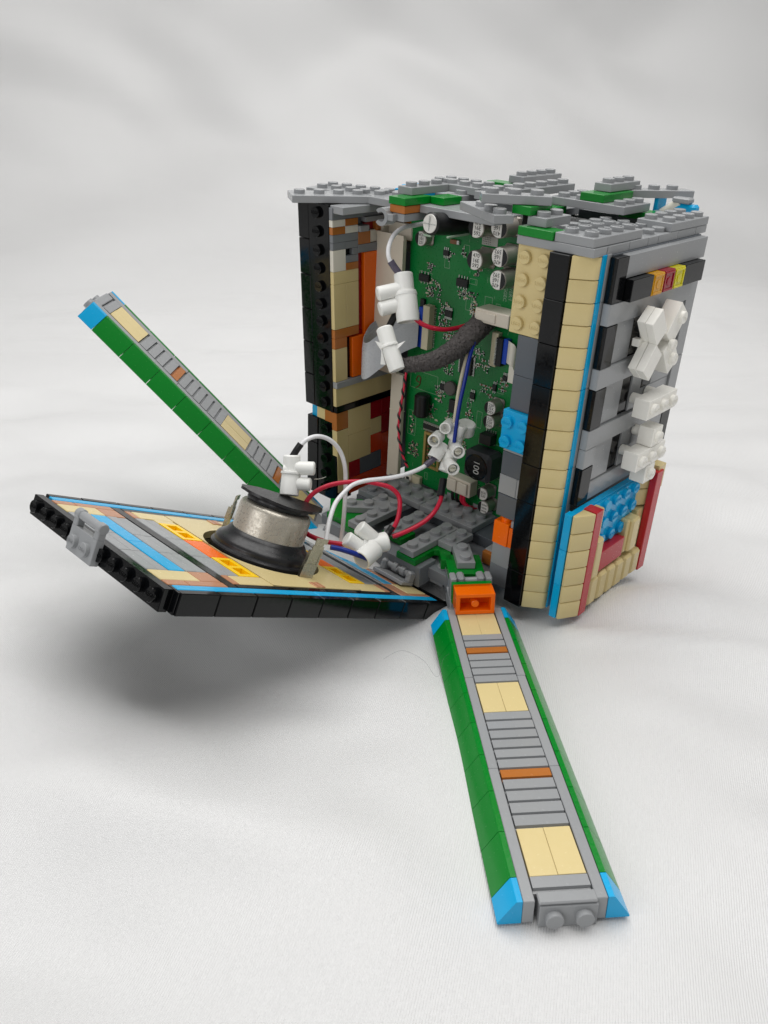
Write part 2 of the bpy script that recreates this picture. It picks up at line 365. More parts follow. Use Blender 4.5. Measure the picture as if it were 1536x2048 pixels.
# orange brick with its hollow side out, at the foot of the flat arm
q = MB(); u0, u1, v0, v1, w0, w1 = -8.2, 7.7, 139.0, 147.5, 8.0, 17.2
q.box((u0, v0, w0), (u1, v1, w0 + 1.6)); q.box((u0, v0, w1 - 1.6), (u1, v1, w1)); q.box((u0, v0, w0 + 1.4), (u0 + 1.7, v1, w1 - 1.4)); q.box((u1 - 1.7, v0, w0 + 1.4), (u1, v1, w1 - 1.4)); q.box((u0, v1 - 2, w0), (u1, v1, w1))
q.cyl((-.25, v0 + .6, 12.4), (-.25, v1, 12.4), 1.6, 18)
q.build('orange_brick', OR, A1)
q = MB(); q.box((-8.6, 147.6, 8), (7.9, 150.4, 16.9)); q.build('green_plate', GN, A1)
q = MB(); q.cyl((-8.6, 154, 15.2), (8.2, 154, 15.2), 1.5, 16)
for x in (-8.8, 6.0): q.box((x, 150.5, 8), (x + 2.6, 156.4, 18.2), .5)
for x in (-5.8, 2.6): q.box((x, 151.5, 12.6), (x + 3.2, 157.5, 18.0), .8)
for x in (-7.5, -.3, 7.3): q.cyl((x, 150.2, 14.6), (x, 150.6, 14.6), .8, 10, .1)
q.build('hinge_barrel', GR, A1)

# ------------------------------------------------------------------ front panel folded down
PN = frame('folded_panel', PANO, PANM, label='black edged front panel of tan, grey and blue tiles, folded down to the left', cat='brick panel')
bb(PN, 'base_plate', BK, (0, 3.3, -7.6), (143.2, 90.4, -3.3))
for k in range(9):
    bb(PN, 'edge_brick', BK, (16 * k + (.2 if k else .6), 0, -7.8), (16 * k + 16, 3.2, 0), bev=.25)
    bb(PN, 'edge_brick', BK, (16 * k + (0 if k else 2), 90.6, -7.8), (16 * k + 16, 93.8, 0), bev=.25)
piece(PN, 'studded_strip', BK, (3.5, 88, 7.8), (-3.6, 3.2, -7.8), sd='-x', st=[(4 + 8 * k, 4.1) for k in range(11)], text=True)
bb(PN, 'border_tile', BK, (138.6, 3.3, -3.2), (143.4, 90.5, 0))
def pt(m, p0, p1, q0, q1, nm='tile', top=0.0):
    if q1 < q0: q0, q1 = q1, q0
    return bb(PN, nm, m, (p0, q0, -3.25), (p1, q1, top), gap=.09, bev=.22)
def both(m, p0, p1, q0, q1, nm='tile', top=0.0):
    pt(m, p0, p1, q0, q1, nm, top); pt(m, p0, p1, 93.8 - q1, 93.8 - q0, nm, top)
bb(PN, 'edge_brick', BK, (-.1, .6, -7.7), (1.8, 3.2, -.1)); bb(PN, 'corner_tile', BK, (0, 3.2, -7.7), (1.5, 7.2, -.1))
for a, b_ in ((1.5, 64.5), (64.6, 138.4)): both(AZ, a, b_, 3.3, 7.3)
both(NL, .4, 9, 7.4, 11.6); both(NL, 9, 25, 7.4, 11.6); both(TN, .4, 16.3, 11.7, 20.1); both(NL, 16.3, 25, 11.7, 20.1)
QJ = (20.2, 37, 54.2, 73.6)
for a, b_ in ((.4, 9.3), ): 
    for k in range(3): pt(GR, a, 5, QJ[k], QJ[k + 1]); pt(GR, 5, b_, QJ[k], QJ[k + 1], top=-.15)
for k in range(2): pt(AZ, 9.4, 15.9, 20.2 + 26.7 * k, 46.9 + 26.7 * k)
for k in range(3): pt(GR, 16, 20.6, QJ[k], QJ[k + 1]); pt(GR, 20.6, 25, QJ[k], QJ[k + 1], top=-.15)
pt(BK, 25.1, 29.3, 7.4, 86.4, top=-.1)
for k in range(3): pt(GR, 29.4, 33.8, (18.6, 36, 54, 75.2)[k], (18.6, 36, 54, 75.2)[k + 1]); pt(GR, 33.8, 38.2, (18.6, 36, 54, 75.2)[k], (18.6, 36, 54, 75.2)[k + 1], top=-.15)
both(NL, 29.4, 32.4, 10.7, 18.5); both(TN, 32.4, 48.2, 10.7, 18.3)
for s in (0, 1):
    def mp(p): return p if not s else 144.2 - p
    def seg(m, a, b_, q0, q1, **k):
        a, b_ = sorted((mp(a), mp(b_))); pt(m, a, b_, q0, q1, **k)
    seg(OR, 38.3, 47.4, 36.1, 54)
    for q0 in (18.4, 54.1):
        a, b_ = sorted((mp(38.3), mp(47.4))); g = MB()
        for lo, hi in (((a, q0), (a + 2, q0 + 17.6)), ((b_ - 2, q0), (b_, q0 + 17.6)), ((a + 2, q0), (b_ - 2, q0 + 2)), ((a + 2, q0 + 7.8), (b_ - 2, q0 + 9.8)), ((a + 2, q0 + 15.6), (b_ - 2, q0 + 17.6))):
            g.box((lo[0], lo[1], -3.2), (hi[0], hi[1], .05), .1)
        g.box((a + .5, q0 + .5, -3.2), (b_ - .5, q0 + 17, -2.6), .05); g.build('grille_tile', YL, PN)
    seg(TN, 38.3, 47.4, 71.8, 83)
both(TN, 96.2, 111.0, 10.7, 18.3); both(NL, 111, 114.4, 10.7, 18.5)
for k in range(3): pt(GR, 106, 110.2, (18.6, 36, 54, 75.2)[k], (18.6, 36, 54, 75.2)[k + 1]); pt(GR, 110.2, 114.4, (18.6, 36, 54, 75.2)[k], (18.6, 36, 54, 75.2)[k + 1], top=-.15)
pt(BK, 114.5, 117.8, 7.4, 86.4, top=-.1)
for k in range(3): pt(GR, 117.9, 121, QJ[k], QJ[k + 1])
for k in range(2): pt(AZ, 121.1, 126.4, 20.2 + 26.7 * k, 46.9 + 26.7 * k)
for k in range(3): pt(NL, 126.5, 130, QJ[k], QJ[k + 1]); pt(GR, 130, 138.4, QJ[k], QJ[k + 1])
both(NL, 117.9, 125, 7.4, 20.1); both(TN, 125, 138.4, 10.2, 20.1); both(NL, 125, 138.4, 7.4, 10.1)
for a, b_ in ((29.4, 72), (72, 114.4)): both(BK, a, b_, 7.4, 10.6, top=-.1)
# tan deck with the round hole for the driver
g = MB(); n = 64; cx, cy, R_ = 72.1, 46.9, 24.2; x0, x1, y0, y1 = 48.3, 96.1, 10.7, 83.1
def ring(n):
    inn = [(cx + R_ * math.cos(2 * math.pi * k / n), cy + R_ * math.sin(2 * math.pi * k / n)) for k in range(n)]
    out = []
    for k in range(n):
        c, s_ = math.cos(2 * math.pi * k / n), math.sin(2 * math.pi * k / n)
        t = min((x1 - cx) / c if c > 1e-6 else ((x0 - cx) / c if c < -1e-6 else 1e9), (y1 - cy) / s_ if s_ > 1e-6 else ((y0 - cy) / s_ if s_ < -1e-6 else 1e9))
        out.append((cx + t * c, cy + t * s_))
    return inn, out
inn, out = ring(n); vs = []
for z_ in (0.02, -3.2):
    vs += [(x, y, z_) for x, y in inn] + [(max(x0, min(x1, x)), y, z_) for x, y in out]
fs = []
for k in range(n):
    j = (k + 1) % n
    fs += [(k, j, n + j, n + k), (2 * n + k, 3 * n + k, 3 * n + j, 2 * n + j), (k, 2 * n + k, 2 * n + j, j), (n + k, n + j, 3 * n + j, 3 * n + k)]
g.add(vs, fs); g.build('driver_deck', TN, PN)
for q0 in (10.8, 78.3): bb(PN, 'tile', NL, (70.2, q0, -.2), (72.6, q0 + 5, .45)); bb(PN, 'tile', NL, (72.8, q0, -.2), (75.2, q0 + 5, .45))
# grip on the studded edge
h_ = MB(); h_.box((-6.9, 39.6, -7.9), (-3.7, 56.4, 1.2), .2)
for y in (44, 52): h_.stud((-6.85, y, -3.8), '-x', True)
h_.build('handle_plate', GR, PN).name = 'handle_plate'
h_ = MB(); h_.box((-6.9, 39.6, 1.0), (-3.9, 42.4, 5.5), .3); h_.box((-6.9, 53.6, 1.0), (-3.9, 56.4, 5.5), .3)
h_.cyl((-5.4, 42.0, 5.0), (-5.4, 54, 5.0), 1.6, 20); h_.cyl((-5.4, 39.5, 5.0), (-5.4, 42.4, 5.0), 2.0, 24, .3); h_.cyl((-5.4, 53.6, 5.0), (-5.4, 56.5, 5.0), 2.0, 24, .3)
h_.build('handle_bar', GR, PN)
def hinge(parent, p, q, n0, L_=16):
    h = MB(); h.box((p - 6, q, n0), (p + 2, q + L_, n0 + 1.6), .2)
    h.cyl((p + 1, q + .2, n0 + 4.4), (p + 1, q + L_ - .2, n0 + 4.4), 1.5, 18)
    for a in (0, L_ - 2.6): h.box((p - 2.5, q + a, n0 + 1), (p + 2.5, q + a + 2.6, n0 + 6.4), .9)
    for a in (5.0, 9.6): h.cyl((p + 1, q + a, n0 + 4.4), (p + 1, q + a + 2.6, n0 + 4.4), 2.2, 18)
    for a in (1.3, 8, L_ - 1.3): h.cyl((p - 2.7, q + a, n0 + 4.4), (p - 2.4, q + a, n0 + 4.4), .6, 10)
    h.build('hinge', GR, parent)
hinge(PN, 134.6, 17.2, 0.6, 18); hinge(PN, 137.5, 62, 0.2)

# ------------------------------------------------------------------ speaker driver sitting in the panel
DC = Vector((72.1, 46.7, 0)); DT = Vector((72.3, 46.9, 19.2)); dax = (DT - DC).normalized()
SPK = frame('speaker_driver', PANO, PANM, label='bare round speaker driver with silver magnet can set in the hole of the folded panel', cat='speaker')
s = MB(); s.lathe(DC - dax * 2.5, dax, [(21.0, 0), (21.3, 1.4), (21.3, 2.8), (20.9, 3.4), (20.2, 3.7), (20.0, 4.2), (20.1, 4.8), (19.9, 5.6), (19.3, 6.5), (18.2, 7.3), (16.9, 8.2), (16.3, 9.2), (15.6, 10.2), (15.0, 10.6)], 64); s.build('rubber_boot', RUB, SPK)
s = MB(); s.lathe(DC + dax * 6.0, dax, [(15.1, 0), (15.0, 1), (14.8, 2), (14.65, 11.6), (14.35, 12.6), (13.7, 13.4), (12.6, 13.9), (0, 14.0)], 64); s.build('magnet_can', CAN, SPK)
s = MB(); n = 56; c0 = DC + dax * 20.2; t1 = dax.orthogonal().normalized(); t1 = (Vector((1, -.35, 0)) - dax * Vector((1, -.35, 0)).dot(dax)).normalized(); t2 = dax.cross(t1)
vs = []; 
for z_, k_ in ((0, .98), (.9, 1.0), (1.3, 1.0), (2.2, .97)):
    for k in range(n):
        an = 2 * math.pi * k / n; r = 12.6 + .25 * math.sin(9 * an) ; vs.append(c0 + t1 * r * k_ * math.cos(an) + t2 * r * k_ * math.sin(an) + dax * z_)
fs = [(i * n + k, i * n + (k + 1) % n, (i + 1) * n + (k + 1) % n, (i + 1) * n + k) for i in range(3) for k in range(n)] + [tuple(range(n)), tuple(3 * n + k for k in range(n))]
s.add(vs, fs)
vs = []
for z_ in (2.2, 3.3):
    for k in range(n):
        an = 2 * math.pi * k / n; c = math.cos(an); r = 15.2 + (2.9 * max(0, c) ** 10) + (2.2 * max(0, -c) ** 6) + .35 * math.sin(7 * an + 1) + .2 * math.sin(17 * an)
        vs.append(c0 + t1 * (r * c + 1.0) + t2 * r * .95 * math.sin(an) + dax * (z_ + 1.0 * math.cos(2 * an) * .4 - .35 * c))
for k in range(1): pass
fs = [(k, (k + 1) % n, n + (k + 1) % n, n + k) for k in range(n)] + [tuple(range(n)), tuple(n + k for k in range(n))]
s.add(vs, fs); s.build('foam_pad', PAD, SPK)
def terminal(p, q, lean, sdv=(1, -.25, 0), kw=1.0, name='terminal'):
    s = MB(); a = Vector((p, q, -1)); up = Vector(lean).normalized(); sd = Vector(sdv).normalized(); nn = up.cross(sd)
    def slab(a0, a1, w0, w1, t0, t1):
        vs = []
        for i in (0, 1):
            for j in (0, 1):
                for k in (0, 1): vs.append(a + up * (a0, a1)[i] + sd * (w0, w1)[j] * kw + nn * (t0, t1)[k])
        s.add(vs, [(0, 1, 3, 2), (4, 6, 7, 5), (0, 4, 5, 1), (2, 3, 7, 6), (0, 2, 6, 4), (1, 5, 7, 3)])
    slab(0, 7, -3.6, 3.6, 0, .6); slab(1.0, 6.5, -3.9, -3.3, -.3, 1.4); slab(6.5, 14.2, -3.0, 3.0, 0, .5); slab(6.6, 12, -3.4, -2.4, -.2, 1.8); slab(6.6, 12, 2.4, 3.4, -.2, 1.8)
    slab(14, 17.2, -2.4, 2.4, .1, .6); slab(15.4, 17.4, -2.9, 3.6, -.2, .3); slab(8.4, 9, -1.6, 1.6, .5, .9); slab(11.6, 12.2, -1.2, 1.2, .5, .9)
    s.build(name, TIN, SPK)
terminal(73.0, 20.6, (.16, .03, 1), kw=.8); terminal(70.5, 70.2, (.04, -.03, 1), sdv=(.8, .6, 0), kw=.8)

# ------------------------------------------------------------------ the upright box
BX = frame('brick_box', BOXO, BOXM, label='tall open box of toy bricks with studded grey top, its circuit board bared', cat='brick model')
# --- right front column
for k in range(9): bb(BX, 'corner_brick', BK, (-8.7, 0, 16 * k), (-.5, 9, 16 * k + 16))
def tslope(w0):
    key = 'tslope'
    if key not in CACHE:
        g = MB(); g.rprism([(-.4, 1.5), (-.1, .95), (.35, 1.1), (6.5, 5.5), (7.05, 6.0), (7.35, 6.8), (7.35, 8.0), (-.4, 8.0)], 8, .34); CACHE[key] = g.mesh('slope_tile', TN)
    link('slope_tile', CACHE[key], BX, (0, 0, w0))
for k in range(18): tslope(8 * k)
for k in range(5): bb(BX, 'azure_plate', AZ, (3, 8.1, [0, 32, 64, 96, 128][k]), (7.9, 10.9, [32, 64, 96, 128, 144.5][k])); bb(BX, 'grey_strip', GR, (3, 11, [0, 32, 64, 96, 128][k]), (8.0, 14, [32, 64, 96, 128, 144.5][k]))
bb(BX, 'column_core', DG, (-8.4, 8.2, 0), (3, 14, 144))
q = MB(); q.box((-24.2, 3.9, 111.7), (-8.8, 7.2, 143.9), .18)
for i in range(2):
    for j in range(4): q.stud((-20.3 + 8 * i, 3.9, 139.7 - 8 * j), '-y', True)
q.build('studded_plate', TN, BX)
C3 = 3.9
bb(BX, 'column_brick', DG, (-19.8, C3, 96), (-8.8, 12, 111.6)); bb(BX, 'column_brick', DG, (-19.8, C3, 82.2), (-8.8, 12, 96))
q = MB(); q.box((-21, 1.9, 66.1), (-8.8, 5.2, 82.1), .18)
for i in range(2):
    for j in range(2): q.stud((-18.1 + 7.2 * i, 1.9, 69.5 + 8 * j), '-y', True)
q.build('studded_plate', AZ, BX)
bb(BX, 'column_brick', GR, (-20.3, C3, 64.2), (-8.8, 12, 66)); bb(BX, 'column_brick', DG, (-20.3, C3, 54), (-8.8, 12, 64.1)); bb(BX, 'column_brick', GR, (-20.5, C3, 45.4), (-12, 12, 53.9)); bb(BX, 'column_brick', GR, (-12, C3, 45.4), (-8.8, 12, 53.9))
bb(BX, 'column_brick', DG, (-20.2, C3, 35.2), (-8.8, 12, 45.3))
q = MB(); q.box((-19.8, 3, 22.6), (-12.4, 11, 33.0), .15); q.stud((-16, 6.8, 33), '+z'); q.build('column_brick', OR, BX)
bb(BX, 'column_brick', OR, (-12.3, 3.2, 22.8), (-8.8, 11, 32.0)); bb(BX, 'column_brick', GR, (-12, 3.6, 32.1), (-8.8, 11, 35.1))
bb(BX, 'column_brick', GR, (-20, C3, 12), (-8.8, 12, 22.5)); bb(BX, 'column_brick', MG, (-20, C3, 2), (-8.8, 12, 12))
# --- right side wall
SW = bb(BX, 'side_wall', DG, (1, 14, 47.5), (8.4, 84.3, 144.2))
SWo = Vector((1, 14, 47.5))
def sw(nm, m, u1, v0, v1, w1, w0, **k): return bb(SW, nm, m, (7.3 - .2, v0 - 14, w0 - 47.5), (u1 - 1, v1 - 14, w1 - 47.5), gap=.07, **k)
X0 = 12.4
def cv(c): return X0 + 8 * c
def rw(r): return 143.6 - 8 * r
PU = 11.4; FU = 10.3; SU = 9.6
sw('slat', BK, PU, cv(0), cv(1), rw(0), rw(2)); sw('slat', GR, PU - .1, cv(1), cv(9), rw(0) + .2, rw(1))
sw('slat', GR, FU - .5, cv(1), cv(9), rw(1), rw(2))
DU = 14.3
sw('smoked_brick', BK, DU, 20.6, 36.4, rw(1), rw(2)); sw('clear_brick', TA, DU, 36.5, 44.7, rw(1), rw(2) - .2); sw('clear_brick', TR, DU, 44.8, 53.4, rw(1) + .1, rw(2)); sw('clear_brick', TY, DU, 53.5, 62, rw(1), rw(2)); sw('smoked_brick', BK, DU, 62.1, 79.8, rw(1) + .1, rw(2))
for m_, a0_, a1_ in ((TA, 36.5, 44.7), (TR, 44.8, 53.4), (TY, 53.5, 62)):
    g = MB(); y0_, y1_, z0_, z1_ = a0_ + .5, a1_ - .5, rw(2) + .3, rw(1) - .5
    for lo, hi in (((y0_, z0_), (y1_, z0_ + .9)), ((y0_, z1_ - .9), (y1_, z1_)), ((y0_, z0_ + .9), (y0_ + .9, z1_ - .9)), ((y1_ - .9, z0_ + .9), (y1_, z1_ - .9))): g.box((DU - 1.1, lo[0] - 14, lo[1] - 47.5), (DU - .75, hi[0] - 14, hi[1] - 47.5), .1)
    cy_, cz_ = (y0_ + y1_) / 2 - 14, (z0_ + z1_) / 2 - 47.5; g.cyl((DU - 1.2, cy_, cz_), (DU - .8, cy_, cz_), 1.7, 18, .1); g.build('clear_rim', m_, SW)
sw('slat', GR, PU, cv(0), cv(8), rw(2), rw(3)); sw('slat', GR, PU - .3, cv(8), cv(9), rw(2), rw(6))
sw('slat', BK, PU, cv(0), cv(1), rw(3), rw(5)); sw('slat', GR, FU, cv(1), 35, rw(3), rw(5)); sw('slat', BK, SU, 35, 43.2, rw(3), rw(5)); sw('slat', GR, FU, 43.3, cv(8), rw(3), rw(5))
sw('slat', GR, PU, cv(0), cv(4.9), rw(5), rw(6)); sw('slat', BK, FU, cv(4.9), cv(5.9), rw(5) - 3, rw(7)); sw('slat', GR, FU, cv(5.9), cv(8), rw(5), rw(7)); sw('slat', GR, FU, cv(4.9), cv(5.9), rw(5), rw(5) - 3)
sw('slat', BK, PU, cv(0), cv(1), rw(6), rw(8)); sw('slat', GR, FU, cv(1), 35, rw(6), rw(8)); sw('slat', BK, SU, 35, 43.4, rw(6), rw(8)); sw('slat', GR, FU, 43.4, cv(4.9), rw(6), rw(8)); sw('slat', GR, FU, cv(4.9), cv(8), rw(7), rw(8)); sw('slat', GR, PU - .3, cv(8), cv(9), rw(6), rw(9))
sw('slat', GR, PU, cv(0), cv(4.9), rw(8), rw(9)); sw('slat', GR, FU + .5, cv(4.9), cv(8), rw(8), rw(10)); sw('slat', GR, PU, cv(0), cv(1), rw(9), rw(10)); sw('slat', GR, FU, cv(1), 35, rw(9), rw(11)); sw('slat', BK, SU, 35, 42.9, rw(9), rw(11)); sw('slat', GR, FU, 43, cv(8), rw(10), rw(11))
sw('slat', GR, FU, 43, cv(4.9), rw(9), rw(10)); sw('slat', BK, PU - .3, cv(8), cv(9), rw(9), rw(11)); sw('slat', BK, PU, cv(0), cv(1), rw(10), rw(12)); sw('slat', GR, PU - .4, cv(1), cv(9), rw(11), rw(12))
# white bricks standing out from the wall
def wb(size, c, rot=(0, 0, 0), studs=(), back=()):
    b = MB(); sx, sy, sz = size; b.box((0, -sy / 2, -sz / 2), (sx, sy / 2, sz / 2), .2)
    for y, z_ in studs: b.stud((sx - .05, y, z_), '+x', True)
    for y, z_ in back: b.cyl((-4, y, z_), (.3, y, z_), 2.2, 16)
    o = b.build('white_brick', WH, SW, (c[0] - 1, c[1] - 14, c[2] - 47.5)); o.rotation_euler = rot; return o
wb((6.6, 23.6, 8), (14.6, 50.5, 84.0), studs=((-8, 0), (0, 0), (8, 0)), back=((-6, 1.5), (6, 1.5)))
wb((6.6, 23.6, 8), (14.4, 50.2, 61.6), studs=((-8, 0), (0, 0), (8, 0)), back=((-6, 1.5),)); wb((6.6, 8, 8), (14.4, 52.5, 69.8), studs=((0, 0),), back=((0, 0),)); wb((6.6, 8, 8), (14.4, 52.2, 53.4), studs=((0, 0),), back=((0, 0),))
a_ = math.radians(38)
wb((3.2, 8.2, 11.5), (13.0, 38.0, 117), (a_, 0, 0)); wb((3.3, 8.2, 11.5), (16.45, 37.6, 117), (a_, 0, 0)); wb((3.2, 8.2, 11.5), (13.0, 37.5, 103.5), (-a_, 0, 0)); wb((3.3, 8.2, 11.5), (16.45, 37.2, 103.5), (-a_, 0, 0)); wb((3, 3, 3), (11, 36, 110.2)); wb((6.8, 8.6, 14), (13.0, 52.0, 116), (-a_, 0, 0), studs=((0, 3.0),)); wb((6.8, 8.6, 13), (13.0, 52.0, 103.6), (a_, 0, 0), studs=((0, -2.0), (1.0, 5.0)))
# --- foot block below the side wall
FB = MB().box((2.6, 2.6, 0), (5.4, 61, 46.5), .2).build('foot_block', AZ, BX, (8.6, 5, .5))
def fb(nm, m, lo, hi, **k): return bb(FB, nm, m, (lo[0] - 8.6, lo[1] - 5, lo[2] - .5), (hi[0] - 8.6, hi[1] - 5, hi[2] - .5), **k)
for k in range(3): fb('azure_plate', AZ, (11.3, 3.8, 16 * k), (14.6, 7.4, 16 * k + 16))
def fslope(k, right=False):
    key = ('fs', right)
    if key not in CACHE:
        g = MB()
        poly = [(14.9, 4.3), (15.3, 3.6), (16.2, 3.4), (20.2, 10.6), (20.4, 11.9), (14.9, 11.9)]
        if right: poly = [(12, 58.2), (12.6, 57.9), (17.6, 65.4), (17.8, 66.2), (12, 66.2)]
        g.rprism([(x - 8.6, y - 5) for x, y in poly], 7.85, .36); CACHE[key] = g.mesh('slope_tile', TN)
    link('slope_tile', CACHE[key], FB, (0, 0, 8 * k))
for k in range(6): fslope(k)
for k in (4, 5): fslope(k, True)
fb('red_strip', CR, (14.5, 12.4, 0), (20.6, 17.8, 48.5)); fb('red_strip', CR, (17.2, 63.4, 0.5), (20.4, 69.2, 49.5)); fb('tan_brick', TN, (12, 59, .8), (17.0, 69, 31.6), bev=.4); fb('tan_brick', TN, (12, 66.4, 31.8), (17.0, 69, 48))
fb('tan_brick', TN, (12.5, 66, 40), (19.5, 72.2, 51.5)); fb('azure_plate', AZ, (8.6, 66, 44), (12.4, 72.2, 54))
fb('tan_brick', TN, (14.2, 14, 8.2), (18.8, 22.4, 47), bev=.5)
fb('tan_brick', TN, (14.2, 18, 14.6), (20.4, 24.2, 33.5), bev=.9)
for k in range(6): fb('tan_brick', TN, (13, 19.5 + 7.35 * k, .6), (20.2, 26.4 + 7.35 * k, 14.2 - .3 * k), bev=1.1)
fb('red_brick', CR, (14.0, 25, 15.0), (19.0, 46, 24.5)); 
fb('tan_brick', TN, (13, 50, 15), (20, 57, 31), bev=.9); fb('tan_brick', TN, (13, 47.5, 15), (18.5, 50.2, 31), bev=.5)
q = MB(); q.box((5.4, 13.5, 23.8), (6.4, 50, 46), .1)
for i in range(5):
    for j in range(3): q.stud((6.3, 17 + 8 * i, 27.4 + 8 * j), '+x', i > 1)
q.build('studded_plate', AZ, FB)
# --- left wall: studded black edge and the inside mosaic
LWk = -.055
def lean(w_): return 12.4 + LWk * w_
def shear(b): b.v = [Vector((v.x, v.y + LWk * v.z, v.z)) for v in b.v]; return b
for k in range(6):
    key = 'edge_sheared'
    if key not in CACHE: CACHE[key] = shear(MB().box((0.05, 0, .1), (6.7, 9, 15.9), .25)).mesh('edge_brick', BK)
    link('edge_brick', CACHE[key], BX, (-142.8, lean(47.8 + 16 * k), 47.8 + 16 * k))
q = MB(); q.box((-136, 12.5, 47.8), (-123, 30, 143.8), .15); q.box((-124.6, 12.1, 47.8), (-123, 18, 143.8), .15)
q.v = [Vector((v.x, v.y + LWk * v.z, v.z)) for v in q.v]
for k in range(12):
    z_ = 140.0 - 8 * k; q.stud((-130.2 + .02 * (140 - z_), 12.6 + LWk * z_, z_), '-y', True)
q.build('studded_strip', BK, BX)
for k in range(3): bb(BX, 'edge_brick', BK, (-142.4, 10.6, 14 * k - .5), (-135, 18, 14 * k + 13.4))
q = MB(); q.box((-134.9, 11.2, -.5), (-121.2, 22, 41.6), .15)
for k in range(5): q.stud((-129, 11.2, 37.5 - 8 * k), '-y', True)
q.build('studded_strip', BK, BX)
bb(BX, 'azure_plate', AZ, (-140.6, 12, 41), (-136, 60, 48)); bb(BX, 'tan_brick', TN, (-136, 11, 41.6), (-130, 30, 47.5)); bb(BX, 'nougat_brick', NG, (-130, 10.6, 41.6), (-122.6, 30, 47.6))
IW = bb(BX, 'inner_wall', DG, (-139, 13.5, .5), (-124.4, 88, 143))
def iw(m, a0, a1, b0, b1, t=3.2, nm='brick'):
    key = ('iw', m.name, round(a1 - a0, 1), round(b1 - b0, 1), round(t, 1))
    if key not in CACHE:
        b = MB(); b.box((.0, .05, .05), (t + .2, a1 - a0 - .05, b1 - b0 - .05), .12); b.v = [Vector((v.x, v.y + LWk * v.z, v.z)) for v in b.v]; CACHE[key] = b.mesh(nm, m)
    link(nm, CACHE[key], IW, (-124.4 + 139 , 12.5 + LWk * b0 + a0 - 13.5, b0 - .5))
iw(MG, 0, 40, 137.8, 143); 
iw(WHD, 0, 8, 134.8, 137.8); iw(NG, 8, 16, 134.8, 137.8); iw(NG, 0, 8, 131.6, 134.8); iw(WHD, 8, 16, 131.6, 134.8)
iw(MG, 0, 16, 128.2, 131.6); iw(MG, 0, 8, 125, 128.2); iw(MG, 8, 16, 125, 128.2); iw(MG, 12.2, 16, 122, 125); iw(DG, 8, 12.2, 122, 125, .6); iw(MG, 8, 16, 118.8, 122)
iw(NG, 16, 24, 126, 131.5); iw(MG, 16, 30, 122.3, 126); iw(WHD, 24, 30, 126, 131.5, 2.2); iw(GR, 20, 40, 135.5, 137.8, 4); iw(DG, 16, 20, 134.4, 137.8, 1); iw(GR, 16, 22, 131.6, 134.3, 4.4); iw(RD, 22, 28, 131.6, 135.5, .8); iw(NG, 28, 40, 131, 135.5)
iw(WHD, 0, 8, 115.6, 125); iw(NG, 8, 16, 115.6, 118.8); iw(TN, 0, 16, 110, 115.6); iw(TN, 0, 8, 89.3, 110); iw(TN, 8, 16, 89.3, 110); iw(RD, 16, 19.8, 86, 122.2, 1.4); iw(OR, 19.8, 34, 84, 122.2)  # narrow dark red strip: recess shade on the orange side, put in as colour
iw(NG, 0, 16, 85, 89.2); iw(NG, 0, 8, 80, 85); iw(RD, 8, 19.8, 84, 86, 1.6); iw(BK, 8, 11.4, 64, 84, .8); iw(OR, 11.4, 40, 64, 84); iw(TN, 0, 8, 63.8, 80)
iw(GR, 0, 42, 60.6, 63.8, 4.0); iw(TN, 0, 42, 51.2, 60.5); iw(BK, 0, 42, 47.9, 51.1, 3.6)
iw(NG, 0, 8, 38.4, 47.8); iw(TN, 8, 24, 34, 47.8); iw(TN, 8, 24, 19, 34); iw(RD, 24, 32, 38.6, 47.8); iw(RD, 32, 42, 39.4, 47.8); iw(TN, 24, 32, 29.7, 38.5); iw(RD, 32, 42, 28.6, 39.3); iw(RO, 24, 32, 19.6, 29.6); iw(RO, 32, 42, 9.8, 28.5)
iw(TN, 0, 8, 4, 38.3); iw(RD, 8, 16, 9.8, 18.9); iw(DG, 16, 32, 9.8, 19.4); iw(RO, 8, 42, 1, 9.7)
# --- rear parts and the inside of the box
bb(BX, 'rear_wall', MG, (-112, 84.5, 4), (0, 88, 143.4)); bb(BX, 'rear_wall', DG, (-120, 80, 4), (-112, 88, 140))
bb(BX, 'nougat_brick', NG, (-121, 47, 126), (-93, 52, 138)); bb(BX, 'orange_brick', OR, (-108, 48, 64), (-95, 53, 122)); bb(BX, 'grey_brick', MG, (-121, 47.4, 121), (-93, 52, 126))
# --- floor of the box
def fp(m, u0, u1, v0, v1, wt, th=3.2, st=None, rz=0, nm='plate', text=False, par=None):
    nx = max(1, round((u1 - u0) / 8)); ny = max(1, round((v1 - v0) / 8))
    sx = (u1 - u0) / nx; sy = (v1 - v0) / ny
    g_ = grid(nx, ny, sx / 2, sy / 2, sx, sy) if st is None else st
    return piece(par or BX, nm, m, (u1 - u0, v1 - v0, th), (u0, v0, wt - th), rz=rz, sd='+z' if g_ else None, st=tuple(g_), text=text)
B0 = 12.0
fp(GR, -55.6, -47.6, -14.6, 17.4, B0); fp(GR, -47.5, -39.6, 2, 18, B0); fp(GR, -72, -64, -7.2, 16.8, B0); fp(GR, -87.4, -79.4, -14.8, 17.2, B0); fp(GR, -95.5, -87.5, 9.5, 17.5, B0)
fp(GR, -75.2, -43.2, 21.6, 45.6, B0); fp(GR, -107.4, -75.4, 21.8, 37.8, B0); fp(MG, -107, -95.6, 12, 20, B0); fp(GR, -43, -20, 38, 46, B0 - 3.2)
bb(BX, 'floor_plate', MG, (-112, -8, -2), (-20, 84, 3.4))
for (a, b_, c, d) in ((-57, -46, -15, -1), (-104.5, -88, -12, -2), (-91, -78, -15.2, -8), (-74, -62, -6, 4), (-96, -86, 2, 12)): bb(BX, 'green_tile', GN, (a, c, B0 - 6.4), (b_, d, B0 - 3.25))
